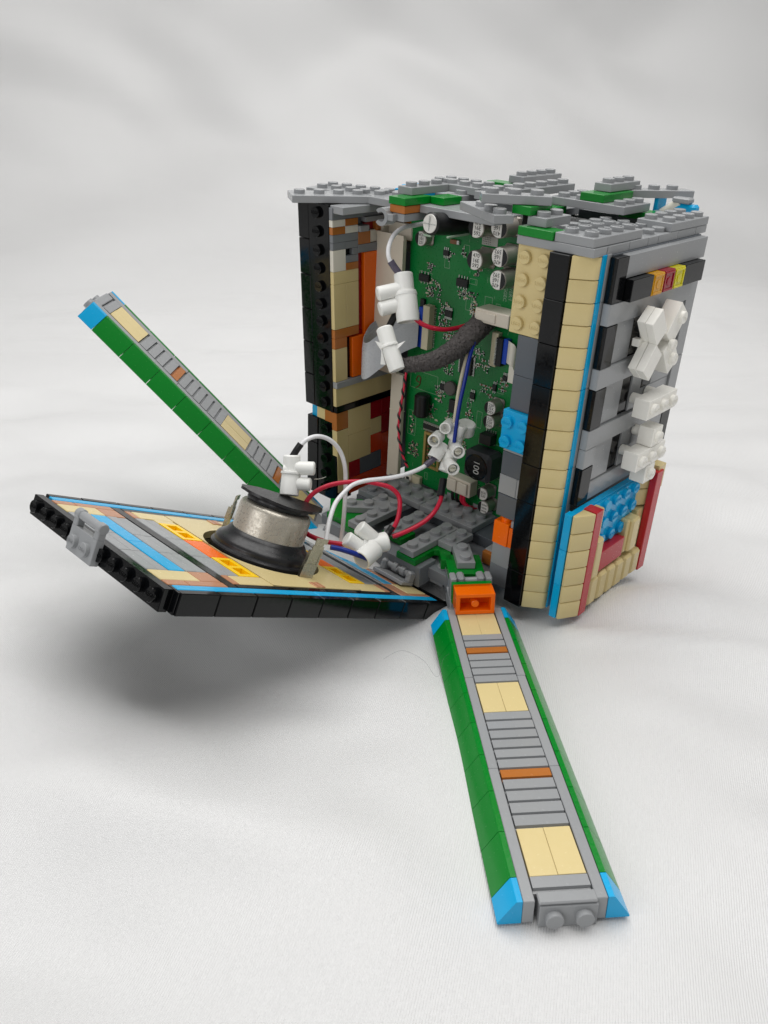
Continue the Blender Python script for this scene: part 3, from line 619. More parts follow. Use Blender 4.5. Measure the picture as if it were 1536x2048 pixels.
bb(BX, 'front_sill', MG, (-101, -14.2, -4.5), (-43.6, -3, B0 - 6.5)); q = MB(); q.box((-43.4, -7, -4), (-36, 1, 2.4)); q.stud((-39.6, -3, 2.4), '+z'); q.build('front_sill', GR, BX)
bb(BX, 'floor_brick', DG, (-60, 2, -2), (-44, 12, 8.5)); bb(BX, 'floor_brick', DG, (-78, 24, 3.4), (-22, 44, 8.7)); bb(BX, 'floor_brick', DG, (-108, 12, 3.4), (-80, 40, 8.7)); bb(BX, 'nougat_brick', NG, (-30, 12, 4), (-20.4, 22, 10))
fp(GR, -30, -20.4, 14, 30, B0 - 1.5)
# corner lugs where the arms are hinged
r1_ = math.radians(46.2)
def lugp(nm, m, size, loc, rz, **k): return piece(BX, nm, m, size, loc, rz=rz, **k)
lugp('green_tile', GN, (15.6, 16, 3.2), (-29.1, -12.4, 5.6), r1_); lugp('grey_brick', MG, (15.6, 24, 9.4), (-29.1, -12.4, -4), r1_)
lugp('plate', GR, (7.9, 16, 3.2), (-29.1, -7.0, 8.8), math.radians(47.5), sd='+z', st=((4, 4), (4, 12)))
lugp('green_tile', GN, (5, 14, 5), (-38.5, -6, 3.8), r1_); lugp('green_tile', GN, (7, 10, 3.2), (-46.5, -2, 5.6), r1_)
lugp('green_tile', GN, (15.6, 16, 3.2), (-113.3, -0.8, 5.6), -r1_); lugp('grey_brick', MG, (15.6, 16, 9.4), (-113.3, -.8, -4), -r1_)
lugp('plate', GR, (24, 7.9, 3.2), (-98.4, -7.0, 8.8), math.radians(42), sd='+z', st=((4, 4), (12, 4)))

# --- studded top
T0 = 144.0
def top(m, u0, u1, v0, v1, lay, **k): return fp(m, u0, u1, v0, v1, T0 + 3.2 * lay, **k)
def topr(m, o, ang, L_, W_, lay, st, nm='plate', th=3.2): return piece(BX, nm, m, (L_, W_, th), (o[0], o[1], T0 + 3.2 * lay - th), rz=ang, sd='+z', st=tuple(st))
# left group
topr(GR, (-134.9, -5.6), math.atan2(28.7, 19.4), 34.6, 15.8, 1, [(4.2 + 8.6 * k, 7.0) for k in range(4)])
topr(GR, (-151, 17.2), math.radians(15), 40, 22, 1, [(6 + 7.4 * i, 4.5 + 9.5 * j) for i in range(5) for j in range(2)])
bb(BX, 'plate', GR, (-117, 22, 144), (-98, 44, 147.2)); q = MB(); q.box((-124, 30, 144.1), (-98, 50, 147.1), .15); [q.stud((-119 + 8 * i, 35, 147.1), '+z') for i in range(2)]; q.build('plate', GR, BX)
bb(BX, 'plate', GR, (-123, 5.4, 140.6), (-115, 42, 143.9))
piece(BX, 'plate', AZ, (18, 16, 3.2), (-128, 52, 144.2), sd='+z', st=((4, 4), (12, 4), (4, 12), (12, 12)))
# front centre stack with the clip
bb(BX, 'clip_plate', GR, (-95, 14.6, 140.8), (-88.6, 30.6, 144)); bb(BX, 'nougat_brick', NG, (-96.8, 14.4, 144.05), (-88.4, 30.8, 147.2)); bb(BX, 'green_tile', GN, (-97.2, 14, 147.25), (-88, 31, 150.4))
q = MB(); c_ = Vector((-98.9, 15, 141.9)); pr = []
for k in range(13):
    an = math.radians(-140 + 280 * k / 12); pr.append((c_.x + 3.7 * math.cos(an), c_.z + 3.7 * math.sin(an)))
inn_ = [(c_.x + 2.1 * math.cos(math.radians(-140 + 280 * k / 12)), c_.z + 2.1 * math.sin(math.radians(-140 + 280 * k / 12))) for k in range(13)]
for k in range(12):
    a, b_, c, d = pr[k], pr[k + 1], inn_[k + 1], inn_[k]
    q.add([(x, y, z_) for y in (11.6, 17.6) for x, z_ in (a, b_, c, d)], [(0, 1, 2, 3), (7, 6, 5, 4), (0, 4, 5, 1), (2, 6, 7, 3), (1, 5, 6, 2), (0, 3, 7, 4)])
q.box((-96.2, 11.8, 140.9), (-92.4, 17.4, 143.6), .2); q.build('clip', GR, BX)
top(GR, -100, -92, 22.5, 55.5, 3); top(GN, -88, -80.5, 30, 42, 2, st=()); top(GR, -88.6, -80.6, 42.5, 58.5, 2); bb(BX, 'plate', GR, (-88.5, 24, 144), (-50, 44, 147.15)); bb(BX, 'green_tile', GN, (-89, 31, 147.3), (-86, 44, 150.3))
dA = math.atan2(17, 18.5); eA = math.atan2(-13.6, 23.5)
topr(GR, (-35.6, -5.5), dA, 25, 7.8, 5, [(4 + 8 * k, 4) for k in range(3)])
topr(GR, (-57.4, 10.6), eA, 32, 8, 3, [(12 + 8 * k, 4) for k in range(3)])
bb(BX, 'green_tile', GN, (-28.5, 3.4, 153.65), (-20.5, 17.5, 156.75)); top(GR, -22.3, -14.2, 4.6, 20.6, 3)
bb(BX, 'green_tile', GN, (-23.6, 1.2, 147.25), (-8.8, 9, 150.4)); top(GR, -8.7, 6.9, 2, 36, 2, text=True)
bb(BX, 'plate', GR, (-24, 2, 144), (7.6, 10.6, 147.2)); 
for a, b_ in ((10.7, 26), (26.1, 40), (40.1, 48), (48.1, 64), (64.1, 80), (80.1, 90)): bb(BX, 'plate', GR, (-4, a, 144), (7.6, b_, 147.2))
q = MB(); q.box((-24, 11, 144.05), (-4.1, 62, 147.1), .1)
for i in range(3):
    for j in range(6): q.stud((-20.6 + 7.8 * i, 18 + 8 * j, 147.1), '+z')
q.build('plate', GR, BX)
q = MB(); [q.stud((3.1, 47.5 + 8 * k, 147.15), '+z') for k in range(2)]; q.box((-.5, 44, 147.1), (6.8, 45, 147.25), .02); q.build('stud_pair', GR, BX)
top(GR, -7.2, 7.6, 57.6, 90, 2, text=False)
top(GR, -47, -13, 57.5, 79, 3); top(GN, -34, -23, 58.5, 82.5, 4, st=()); top(GR, -33, -25.2, 67, 91.5, 5); bb(BX, 'green_tile', GN, (-24, 74, 147.3), (-7.6, 84, 150.3)); bb(BX, 'green_tile', GN, (-48, 52, 147.3), (-40, 60, 150.3))
topr(GR, (-25, 84), math.radians(57), 30, 8, 4, [(4 + 8.6 * k, 4) for k in range(3)])
top(GR, -82, -73.6, 77, 108, 4); top(GN, -92, -80, 74, 82, 3, st=()); top(GR, -57.4, -49.4, 39, 80, 4); top(GR, -104, -76, 47, 63, 3); top(GR, -73, -66, 40, 80, 3, st=[(3.5, 4 + 8 * k) for k in range(5)])
bb(BX, 'plate', MG, (-112, 60, 144), (-48, 88, 147.1)); bb(BX, 'beam', BK, (-48, 47, 144), (-25, 57, 147.1)); bb(BX, 'beam', DG, (-46, 80, 140), (-8, 84, 147))
# rear fittings that show past the right end
bb(BX, 'azure_plate', AZ, (-12, 96, 149.4), (-1.5, 101, 152.7), bev=.9); bb(BX, 'grey_brick', GR, (-12, 95, 152.8), (-4, 100, 155.2), bev=.6); bb(BX, 'azure_plate', AZ, (-20, 96, 144), (-18, 104, 155)); q = MB(); q.cyl((-17, 98, 147), (-9, 98, 153), 2.2, 16); q.build('rear_clip', WHD, BX); bb(BX, 'grey_brick', GR, (-18, 88.2, 140), (-4, 96, 149))

# ------------------------------------------------------------------ circuit board
CB = frame('circuit_board', BW(0, 40, 0), BOXM, label='green circuit board with silver capacitors standing upright inside the open box', cat='circuit board')
q = MB(); pl = [(-106.4, 139.8), (-101.2, 13), (-86, 11.8), (-22, 11.8), (-22, 139.8)]
q.prism([(w_, u_) for u_, w_ in pl], 1, 0, 1.6); q.build('board', PCM, CB)
def cap(u_, w_, r, h, lines, flip, tone=CPB):
    b = MB(); b.cyl((u_, -1.2, w_), (u_, -h, w_), r, 32, .35); b.box((u_ - r * 1.02, -1.3, w_ - r * 1.02), (u_ + r * 1.02, .02, w_ + r * 1.02), .8, m=None); c = b.build('capacitor', tone, CB)
    t = MB(); t.lathe((u_, -h + .05, w_), (0, -1, 0), [(r * .93, 0), (r * .93, .1), (0, .1)], 32); t.build('capacitor_top', CPT, c)
    k = MB(); vs = []; n_ = 14; sgn = 1 if flip else -1
    for i in range(n_ + 1):
        an = math.radians(-68 + 136 * i / n_); vs.append((u_ + sgn * r * .93 * math.cos(an), -h - .1, w_ + r * .93 * math.sin(an)))
    vs2 = [(x, y + .06, z_) for x, y, z_ in vs]; k.add(vs + vs2, [tuple(range(n_ + 1)), tuple(range(2 * n_ + 1, n_, -1))] + [(i, i + 1, n_ + 2 + i, n_ + 1 + i) for i in range(n_)] + [(n_, 0, n_ + 1, 2 * n_ + 1)])
    k.build('polarity_mark', INK, c)
    k = MB(); up = (0, 0, -1) if flip else (0, 0, 1); rt = (-1, 0, 0) if flip else (1, 0, 0); sz = r * .56
    for i, l in enumerate(lines):
        d = (len(lines) - 1) / 2 - i; off = r * .5 * d
        k.text(l, (u_ - sgn * r * .22, -h - .12, w_ + (-off if flip else off)), rt, up, sz, ext=.02)
    k.build('marking', INK, c)
    return c
for (u_, w_, fl) in ((-63, 141.0, 0), (-51.6, 142.6, 1), (-62.3, 128.2, 0), (-49.9, 131.6, 1), (-49.6, 122.4, 1)): cap(u_, w_, 4.05, 10, ('470', '16E', '592'), fl)
for (u_, w_, fl, ln) in ((-48.5, 66.3, 0, ('220', '35X', 'DSX')), (-48.4, 59.8, 0, ('220', '35X', 'DSX')), (-47.5, 24.3, 0, ('35X', '220')), (-46.2, 17.8, 0, ('ooo', 'ooo', 'ooo'))): cap(u_, w_, 3.15, 7.2, ln, fl)
cap(-95.4, 131.4, 3.2, 6, ('VOA', '101', '221'), 0)
b = MB(); b.cyl((-75, -1.5, 140.0), (-76.6, -23, 141.9), 4.5, 36, .7); bc = b.build('capacitor', SLV, CB)
b = MB(); b.lathe((-76.6, -23.0, 141.9), (-.07, -1, .09), [(3.75, 0), (3.65, .25), (0, .25)], 32); b.build('capacitor_top', CPT, bc)
b = MB(); b.box((-77, -23.5, 138.7), (-76.4, -23.32, 145.0), .03); b.box((-80.2, -23.5, 141.6), (-73.2, -23.32, 142.1), .03); b.build('vent_cross', SOLD, bc)
b = MB(); b.box((-70, -20, 136.9), (-69, -6, 137.6), .1); b.box((-80, -22.8, 136.6), (-76, -20, 137.4), .1); b.build('sleeve_print', SILK, bc)
# power inductor
b = MB(); b.box((-57.4, -11, 31.6), (-42.6, -.5, 45.4), 1.6); ind = b.build('inductor', mat('inductor_body', (52, 54, 58), rough=.45), CB)
b = MB(); b.lathe((-49.9, -10.9, 38.4), (0, -1, 0), [(6.2, 0), (6.2, .25), (5.6, .3), (5.5, .15), (0, .15)], 40); b.build('inductor_core', BK, ind)
b = MB(); b.text('100', (-49.7, -11.2, 38.4), (0, 0, -1), (1, 0, 0), 4.6); b.build('marking', WTX, ind)
# bobbin, sockets, connectors
b = MB(); b.cyl((-90.2, -3.4, 60.4), (-90, -3.4, 49), 3.7, 28, 1.0); b.build('bobbin_coil', SLV, CB)
b = MB(); b.box((-59.5, -10, 103.6), (-42, 0, 109.3), .3); b.box((-58.2, -10.6, 104.6), (-48.5, -9.6, 108.3), .2); b.build('power_socket', IVO, CB)
b = MB(); b.box((-69, -6, 18.4), (-55.4, 0, 26.4), .3); b.box((-68.4, -7.4, 19.6), (-63, -6, 25.4), .3); b.box((-62.4, -7.4, 19.6), (-56.6, -6, 25.4), .3); ws = b.build('white_socket', IVO, CB)
for (a, c_m, dx) in ((-66, WBL, -3), (-63.5, WBL, -1), (-60.5, WR, 2), (-58.8, WR, 3.5)): b = MB(); b.tube([(a, -5, 19.5), (a + .4, -5.4, 15.5), (a + 2 + dx * .4, -3.5, 12.6), (a + 5, 1, 11.0)], .75, 10); b.build('lead', c_m, ws)
b = MB(); b.box((-98.4, -3, 11.0), (-94.2, 0, 15.2), .3, IVO); b.box((-94.2, -2.6, 11.4), (-89, 0, 16), .3, BEI); b.box((-97.4, -3.1, 12), (-95.4, -2.9, 14.4), .05, CHIP); b.build('small_socket', IVO, CB)
def ffc(u0, u1, w0, w1, v, par=CB):
    b = MB(); b.box((u0, -v, w0), (u1, 0, w1), .2); o = b.build('ribbon_socket', BEI, par); return o
s2 = ffc(-92.9, -89.0, 82, 102.4, 4); b = MB(); b.box((-95.2, -4.1, 82.6), (-92.8, -.4, 101.2), .1); b.build('stiffener', BLF, s2)
b = MB(); 
for k in range(22): b.box((-88.9, -.5, 83 + .86 * k), (-87.9, -.02, 83.4 + .86 * k), .03)
b.build('pin_row', SOLD, s2)
s1 = ffc(-118.2, -114, 78, 92.0, 4); b = MB(); b.box((-121, -4.1, 77.2), (-118.2, -.4, 90.2), .1); b.build('stiffener', BLF, s1)
b = MB(); b.box((-121.5, -2, 74), (-112, .5, 96), .2); b.build('side_board', PCM, s1)
s3 = ffc(-54.2, -50.9, 83.6, 98.6, 3.2); b = MB(); b.box((-51.4, -3.7, 84.6), (-47.9, -.2, 97.0), .2); b.build('latch', CHIP, s3); b = MB(); b.box((-48, -3, 86), (-45.7, -.4, 97), .1); b.build('stiffener', BLF, s3)
b = MB(); [b.box((-51.6, -4, 85.2 + .6 * k), (-50.6, -3.3, 85.45 + .6 * k), .03) for k in range(19)]; b.build('pin_row', SOLD, s3)
# larger chips
def ic(u0, u1, w0, w1, pins, h=1.6, vert=True, m=CHIP):
    if pins == 0:
        return MB().box((u0, -h, w0), (u1, -.15, w1), .15).build('chip', m, CB)
    b = MB(); b.box((u0, -h, w0), (u1, -.15, w1), .15); c = b.build('chip', m, CB); p = MB()
    if vert:
        for k in range(pins):
            x = u0 + (u1 - u0) * (k + .5) / pins; p.box((x - .22, -.7, w0 - 1.1), (x + .22, -.02, w0), .05); p.box((x - .22, -.7, w1), (x + .22, -.02, w1 + 1.3), .05)
    else:
        for k in range(pins):
            z_ = w0 + (w1 - w0) * (k + .5) / pins; p.box((u0 - 1.3, -.6, z_ - .13), (u0, -.02, z_ + .13), .03); p.box((u1, -.6, z_ - .13), (u1 + 1.3, -.02, z_ + .13), .03)
    tag(p.build('pins', SOLD, c), kind='stuff'); return c
ic(-77.3, -71.2, 113.8, 117.2, 4); ic(-98.8, -93, 112.0, 115.2, 3); ic(-71.4, -64.8, 75.5, 84, 20, vert=False); ic(-90.6, -80.9, 42.4, 44.8, 14, h=1); ic(-75.2, -71.8, 55.4, 61.8, 0, h=2); ic(-86.2, -83.2, 125.3, 127.6, 3, h=1.1); ic(-54, -47.6, 47.4, 52.2, 5, h=5); ic(-82, -79.4, 64.4, 67.4, 3, h=1.2); ic(-64.4, -61.8, 65, 68, 3, h=1.2); ic(-52.6, -50.6, 72, 75, 2, h=1.2); ic(-47.8, -45.4, 78, 80.4, 3, h=1.2); ic(-82.8, -78.6, 99, 102, 6, h=1); ic(-97, -94.6, 100.4, 104.2, 0, h=1.5)
b = MB(); b.cyl((-75.4, -.1, 66.8), (-75.4, -2.6, 66.8), 3.4, 24, .5); b.build('coil', mat('ferrite', (88, 84, 82), rough=.5), CB)
b = MB(); b.box((-66.4, -.25, 133.0), (-58.3, -.02, 138.0), .05); pg = b.build('test_pad', GRP, CB)
b = MB(); [b.box((-65.8 + .9 * i + random.uniform(-.1, .1), -.4, 133.5 + .85 * j), (-65.5 + .9 * i, -.2, 133.8 + .85 * j), .03) for i in range(5) for j in range(5)]; b.build('pad_holes', INK, pg)
b = MB(); b.box((-82.6, -1.4, 130.9), (-78.8, -.1, 132.8), .15, CPX); b.box((-79.2, -1.3, 130.9), (-77.7, -.05, 132.8), .15, SOLD); b.build('chip', CPX, CB)
b = MB()
for lo, hi in (((-89, 22.8), (-87.6, 41.2)), ((-80, 22.8), (-78.6, 41.2)), ((-87.6, 39.8), (-80, 41.2)), ((-87.6, 22.8), (-80, 24.2))): b.box((lo[0], -1.6, lo[1]), (hi[0], -.05, hi[1]), .1)
gf = b.build('shield_frame', GLD, CB)
b = MB(); [b.box((-87 + 1.5 * (k % 4), -1.0, 25 + 2.0 * (k // 4)), (-86 + 1.5 * (k % 4), -.05, 26.2 + 2 * (k // 4)), .08, [CPX, CHIP, SOLD, GLD][k % 4]) for k in range(26)]; b.build('shield_parts', CPX, gf)
b = MB(); b.text('GGEC', (-51.9, -.05, 114.8), (0, 0, -1), (1, 0, 0), 2.3, ext=.02); b.text('VER:1', (-49.2, -.05, 115.2), (0, 0, -1), (1, 0, 0), 2.3, ext=.02); b.build('board_print', SILK, CB)
b = MB(); b.tube([(-97.4, -.1, 64.6), (-96.3, -.1, 67.0), (-94.6, -.1, 66.4), (-95.0, -.1, 64.2), (-97.0, -.1, 64.4)], .28, 6); b.tube([(-94.7, -.1, 66.4), (-95.0, -.1, 63), (-97.4, -.1, 60.8)], .28, 6); b.build('marker_figure', MRK, CB)
# silkscreen outlines
b = MB()
def rect(u0, u1, w0, w1, t=.14):
    for lo, hi in (((u0, w0), (u1, w0 + t)), ((u0, w1 - t), (u1, w1)), ((u0, w0), (u0 + t, w1)), ((u1 - t, w0), (u1, w1))): b.box((lo[0], -.05, lo[1]), (hi[0], -.005, hi[1]), .01)
for r_ in ((-101, -84.2, 60.6, 69.6), (-100.8, -96, 36, 48.8), (-75.6, -72.6, 126, 131.4), (-85.6, -82.8, 119.9, 123.9), (-71.1, -67, 115.6, 118.0), (-72, -69, 104, 111), (-62, -58, 104, 112), (-57.5, -41, 30.6, 47), (-60, -57, 52, 60), (-99.6, -92.2, 111.4, 116.2), (-52.4, -47, 71.4, 75.6), (-66, -63.6, 60.4, 64.6), (-88, -86.2, 15.4, 19), (-56, -53.6, 103, 110)): rect(*r_)
tag(b.build('silkscreen', SILK, CB), kind='stuff')
# the many tiny parts: real geometry, joined
b = MB(); rnd = random.Random(11)
cl = [(-93, 119, 2, 2.4, 10), (-90, 107.5, 4, 2.6, 24), (-84, 99, 2.6, 6, 34), (-73.5, 110.6, 4, 1.6, 22), (-67.6, 108, 1.8, 4.5, 20), (-79, 92, 3.4, 4, 24), (-66, 101, 2, 4, 14), (-62, 84, 3, 5, 26), (-78, 77, 3, 4, 20), (-82, 62, 3, 4, 30), (-74, 50, 3, 6, 30), (-64, 58, 2, 7, 20), (-96, 29, 3, 4, 32), (-66, 43, 2, 4, 16), (-48, 76, 2.6, 3, 14), (-66.6, 121, 1.6, 2, 10), (-98, 43, 1, 5, 14), (-56, 71, 3, 2.6, 14), (-86, 52, 3, 4, 14), (-83, 124, 2, 3, 7), (-75, 129, 1.2, 2.4, 6), (-54, 28, 2, 4, 8), (-90, 113, 3, 3, 10), (-57, 83, 2, 3, 10)]
for cu, cw, su, sw_, n_ in cl:
    for k in range(n_):
        x = cu + rnd.uniform(-su, su); z_ = cw + rnd.uniform(-sw_, sw_); x = round(x / .55) * .55; z_ = round(z_ / .7) * .7
        if x < -100 or x > -42: continue
        L_ = rnd.choice((.9, 1.2, 1.6)); W_ = L_ * .5; hz_ = rnd.random() < .5; m_ = rnd.choice((CHIP, CHIP, CPX, BEI)); dx, dz = (L_ / 2, W_ / 2) if hz_ else (W_ / 2, L_ / 2)
        b.box((x - dx * .6, -.5, z_ - dz * .6 if not hz_ else z_ - dz), (x + dx * .6, -.02, z_ + dz * .6 if not hz_ else z_ + dz), .04, m_)
        for s_ in (-1, 1):
            if hz_: b.box((x + s_ * dx - .2, -.45, z_ - dz), (x + s_ * dx + .2, -.01, z_ + dz), .06, SOLD)
            else: b.box((x - dx, -.45, z_ + s_ * dz - .2), (x + dx, -.01, z_ + s_ * dz + .2), .06, SOLD)
tag(b.build('tiny_components', CHIP, CB), kind='stuff')
b = MB()
for k in range(36):
    x = rnd.uniform(-100, -44); z_ = rnd.uniform(16, 135); L_ = rnd.uniform(.8, 2.6)
    if rnd.random() < .5: b.box((x, -.03, z_), (x + L_, -.004, z_ + .12), .005)
    else: b.box((x, -.03, z_), (x + .12, -.004, z_ + L_), .005)
for k in range(70):
    x = rnd.uniform(-100, -44); z_ = rnd.uniform(16, 137); b.box((x, -.06, z_), (x + .22, -.004, z_ + .22), .02)
tag(b.build('vias', SILK, CB), kind='stuff')

# ------------------------------------------------------------------ white moulded bracket
BR = frame('moulded_bracket', BW(0, 34, 0), BOXM, label='off white moulded plastic bracket standing between the left wall and the circuit board', cat='bracket')
q = MB(); q.prism([(129.5, -121.5), (129.0, -105.2), (104, -104.9), (66, -105.5), (66, -121.5)], 1, 0, 2.2); q.box((-121.4, 2, 66), (-119.6, 9, 136), .2); q.box((-121.4, 6, 128), (-105, 8, 135), .2); q.prism([(129.6, -121.6), (131.0, -121.6), (131.0, -105), (129.0, -104.6)], 1, -.4, 1.4); q.build('upper_plate', BRK, BR)
q = MB(); q.box((-108.6, .3, 12), (-101.2, 3, 67), .3); q.box((-108.6, .1, 48), (-101.0, 3.2, 48.3), .05); q.build('lower_strip', BRK, BR)

# ------------------------------------------------------------------ ribbon cables
def ribbon(name, path, w0, w1, label, parent=None, tk=.25, m=RIB, sag=None):
    P = [Vector(p) for p in path]; n_ = 6; pts = []
    for i in range(len(P) - 1):
        p0 = P[max(i - 1, 0)]; p1 = P[i]; p2 = P[i + 1]; p3 = P[min(i + 2, len(P) - 1)]
        for k in range(n_):
            t = k / n_; pts.append(.5 * ((2 * p1) + (p2 - p0) * t + (2 * p0 - 5 * p1 + 4 * p2 - p3) * t * t + (3 * p1 - p0 - 3 * p2 + p3) * t ** 3))
    pts.append(P[-1]); vs = []; N_ = len(pts)
    for i, p in enumerate(pts):
        d = pts[min(i + 1, N_ - 1)] - pts[max(i - 1, 0)]; d.z = 0; d.normalize(); nn = Vector((-d.y, d.x, 0))
        for s_, t in ((w0, 0), (w1, 0), (w1, tk), (w0, tk)): vs.append(Vector((p.x, p.y, p.z + s_)) + nn * t)
    fs = [(4 * i + k, 4 * i + (k + 1) % 4, 4 * i + 4 + (k + 1) % 4, 4 * i + 4 + k) for i in range(N_ - 1) for k in range(4)] + [(0, 1, 2, 3), (4 * N_ - 4, 4 * N_ - 3, 4 * N_ - 2, 4 * N_ - 1)]
    b = MB(); b.add(vs, fs); t = frame(name, BW(0, 0, 0), BOXM, label=label, cat='ribbon cable')
    return t, b.build('film', m, t)
t, f_ = ribbon('ribbon_cable', [(-119.6, 36.3, 90.5), (-120, 30, 88), (-116.5, 22, 83.5), (-110.5, 19, 84), (-104.5, 22.5, 90), (-99, 30, 97), (-94.9, 36.2, 100)], -13.5, 0, 'wide grey ribbon cable looping out at the left edge of the board')
for k in range(3):
    b = MB(); b.v = []; 
    me = f_.data.copy(); o = bpy.data.objects.new('film', me); COL.objects.link(o); o.parent = t; o.location = Vector((.5 * (k + 1), -.7 * (k + 1), -1.1 * (k + 1))) * U
t, f_ = ribbon('ribbon_cable', [(-45.8, 37.4, 0), (-43.2, 35.8, 0), (-41.6, 36.5, -1), (-41.2, 38.2, -4)], 87, 96.6, 'short white ribbon cable curling from the blue ended socket at the right of the board', m=WHD)
b = MB(); b.box((-44.2, 37.6, 78.5), (-41, 37.9, 90), .05); b.build('film', WHD, t)

# ------------------------------------------------------------------ wires
def wire(name, pts, r, m, label, sleeve=None, sm=SLV, sr=1.55, cat='wire'):
    o0 = Vector(pts[0]); t = bpy.data.objects.new(name, None); COL.objects.link(t); t.location = o0 * U; tag(t, label, cat)
    b = MB(); b.tube([Vector(p) - o0 for p in pts], r, 12); b.build('core' if 0 else 'insulation', m, t)
    for s_ in (sleeve or []):
        b = MB(); b.tube([Vector(p) - o0 for p in s_], sr, 12, sub=4); b.build('heat_shrink', sm, t)
    return t
white_k1=[(15.4, 389.8, 141.5), (10.9, 383.1, 141.5), (5.2, 376.2, 141.1), (1.4, 371.7, 138.8), (-0.6, 368.6, 134.7), (-0.7, 366.7, 131.0), (0.7, 366.3, 127.8), (2.6, 366.5, 125.0)]
sleeve_k1=[(0.2, 366.8, 128.9), (2.2, 366.6, 126.1), (4.6, 366.3, 123.3)]
red_k1=[(9.4, 363.5, 113.0), (10.6, 360.8, 107.8), (13.4, 359.4, 105.0), (18.2, 359.5, 102.9), (24.3, 361.2, 101.8), (29.9, 364.5, 101.8), (35.5, 367.3, 102.9)]
red_k1b=[(5.1, 366.5, 113.4), (3.1, 363.9, 107.3), (1.9, 362.9, 105.4), (.2, 361, 102)]
foam=[(6.8, 342.5, 91.2), (12.4, 342.8, 91.7), (18.7, 344.4, 92.7), (25.0, 347.7, 94.9), (30.3, 351.4, 97.8), (35.2, 356.5, 101.3), (39.2, 361.0, 103.7), (43.4, 365.2, 105.4)]
foamwire=[(42.4, 364.5, 105.6), (44.4, 365.5, 106.3), (47.1, 367.0, 106.8)]
blk_k2=[(2.1, 345.3, 96.7), (4.3, 344.2, 94.5), (8.8, 343.3, 92.2)]
blue=[(36.4, 352.3, 99.6), (34.3, 348.6, 92.3), (32.9, 345.8, 84.4), (31.4, 344.0, 76.1), (30.3, 342.1, 67.8), (29.5, 340.5, 58.1)]
cream=[(35.4, 353.8, 98.3), (32.5, 350.1, 88.5), (30.8, 347.8, 79.3), (29.9, 345.8, 70.9), (29.3, 344.9, 64.4)]
w3=[(18.9, 337.5, 49.7), (16.1, 335.6, 48.1), (10.7, 332.7, 46.7), (4.3, 330.0, 45.8), (-2.0, 327.8, 45.7), (-8.3, 325.5, 45.7), (-13.3, 322.9, 44.9), (-16.8, 318.7, 43.2), (-19.9, 314.1, 40.8), (-21.6, 309.1, 37.5), (-22.6, 305.1, 33.8), (-23.2, 301.7, 29.3)]
w3s=[(22.0, 339.6, 51.7), (19.8, 337.8, 50.3), (17.4, 336.0, 48.9)]
w1=[(-35.4, 325.2, 60.9), (-33.0, 327.3, 62.8), (-29.1, 329.9, 63.5), (-25.1, 332.4, 61.9), (-21.5, 334.1, 58.6), (-18.8, 335.1, 53.7), (-17.2, 334.4, 47.8), (-16.9, 333.3, 41.2), (-17.0, 330.8, 34.0), (-17.5, 327.9, 25.7), (-18.2, 325.4, 18.4), (-19.2, 322.9, 13.5)]
w1s=[(-38.8, 321.9, 56.4), (-37.0, 324.3, 59.0), (-35.0, 325.6, 61.7)]
r1=[(3.4, 318.9, 25.6), (5.8, 321.9, 29.4), (6.7, 324.7, 35.2), (5.8, 326.6, 39.0), (2.3, 327.1, 42.2), (-2.6, 326.8, 43.8), (-8.8, 326.3, 45.0), (-15.7, 325.2, 45.1), (-23.0, 323.7, 44.2), (-28.7, 321.5, 42.1), (-32.1, 319.0, 39.3), (-33.9, 317.1, 35.5), (-34.2, 314.8, 30.8), (-32.4, 312.9, 27.1), (-28.5, 311.1, 25.6), (-23.2, 310.4, 24.2), (-18.0, 310.1, 23.6), (-12.8, 310.6, 22.4)]
r1s=[(1.1, 317.0, 24.1), (2.5, 318.9, 25.6), (3.8, 319.8, 27.5)]
r2=[(25.0, 333.6, 37.4), (24.2, 331.0, 34.3), (21.6, 328.0, 30.4), (17.7, 324.5, 27.9), (13.0, 321.4, 26.2), (8.1, 319.4, 24.5), (3.9, 317.9, 23.5)]
r2s=[(25.6, 337.2, 42.2), (24.9, 334.5, 39.1), (24.3, 332.1, 36.4)]
blue5=[(-21.5, 303.3, 25.7), (-17.7, 303.9, 24.6), (-13.6, 304.2, 23.1), (-9.5, 305.4, 20.9), (-5.8, 306.5, 18.7)]
twist=[(8.1, 354.7, 84.3), (7.4, 353.8, 77.9), (6.5, 352.8, 71.3), (5.6, 351.7, 64.8), (5.6, 350.7, 58.1), (6.6, 348.7, 51.8), (8.3, 347.3, 46.9), (10.0, 346.6, 43.2)]
thin=[(-29.2, 319.2, 48.8), (-26.8, 319.3, 48.9), (-24.3, 319.7, 49.7)]
wire('white_wire', white_k1, .95, WW, 'white wire curving down from under the top clip to the upper connector', [sleeve_k1], sm=PUR, sr=1.5)
wire('red_wire', red_k1, 1.0, WR, 'short red wire sagging from the upper connector into the foam sleeve')
wire('red_wire', red_k1b, .95, WR, 'red wire stub between the upper connector and the slanted connector tube', [[(3.3, 364.3, 108.2), (1.9, 362.9, 105.4), (.4, 361.5, 102.6)]])
wire('black_wire', blk_k2, .8, WBL, 'black wire running from the slanted connector tube into the foam sleeve')
wire('black_wire', foamwire, .9, WBL, 'dark wires leaving the foam sleeve for the ivory socket')
wire('blue_wire', blue, .85, WB, 'long blue wire hanging from the foam sleeve to the four barrelled connector')
wire('cream_wire', cream, .85, WC, 'cream wire hanging close behind the long blue wire')
wire('white_wire', w3, .95, WW, 'white wire arching from the four barrelled connector down to the front speaker terminal', [w3s], sm=PUR, sr=1.4)
wire('white_wire', w1, .95, WW, 'white wire looping over from the connector above the speaker and dropping behind the panel', [w1s], sr=1.45)
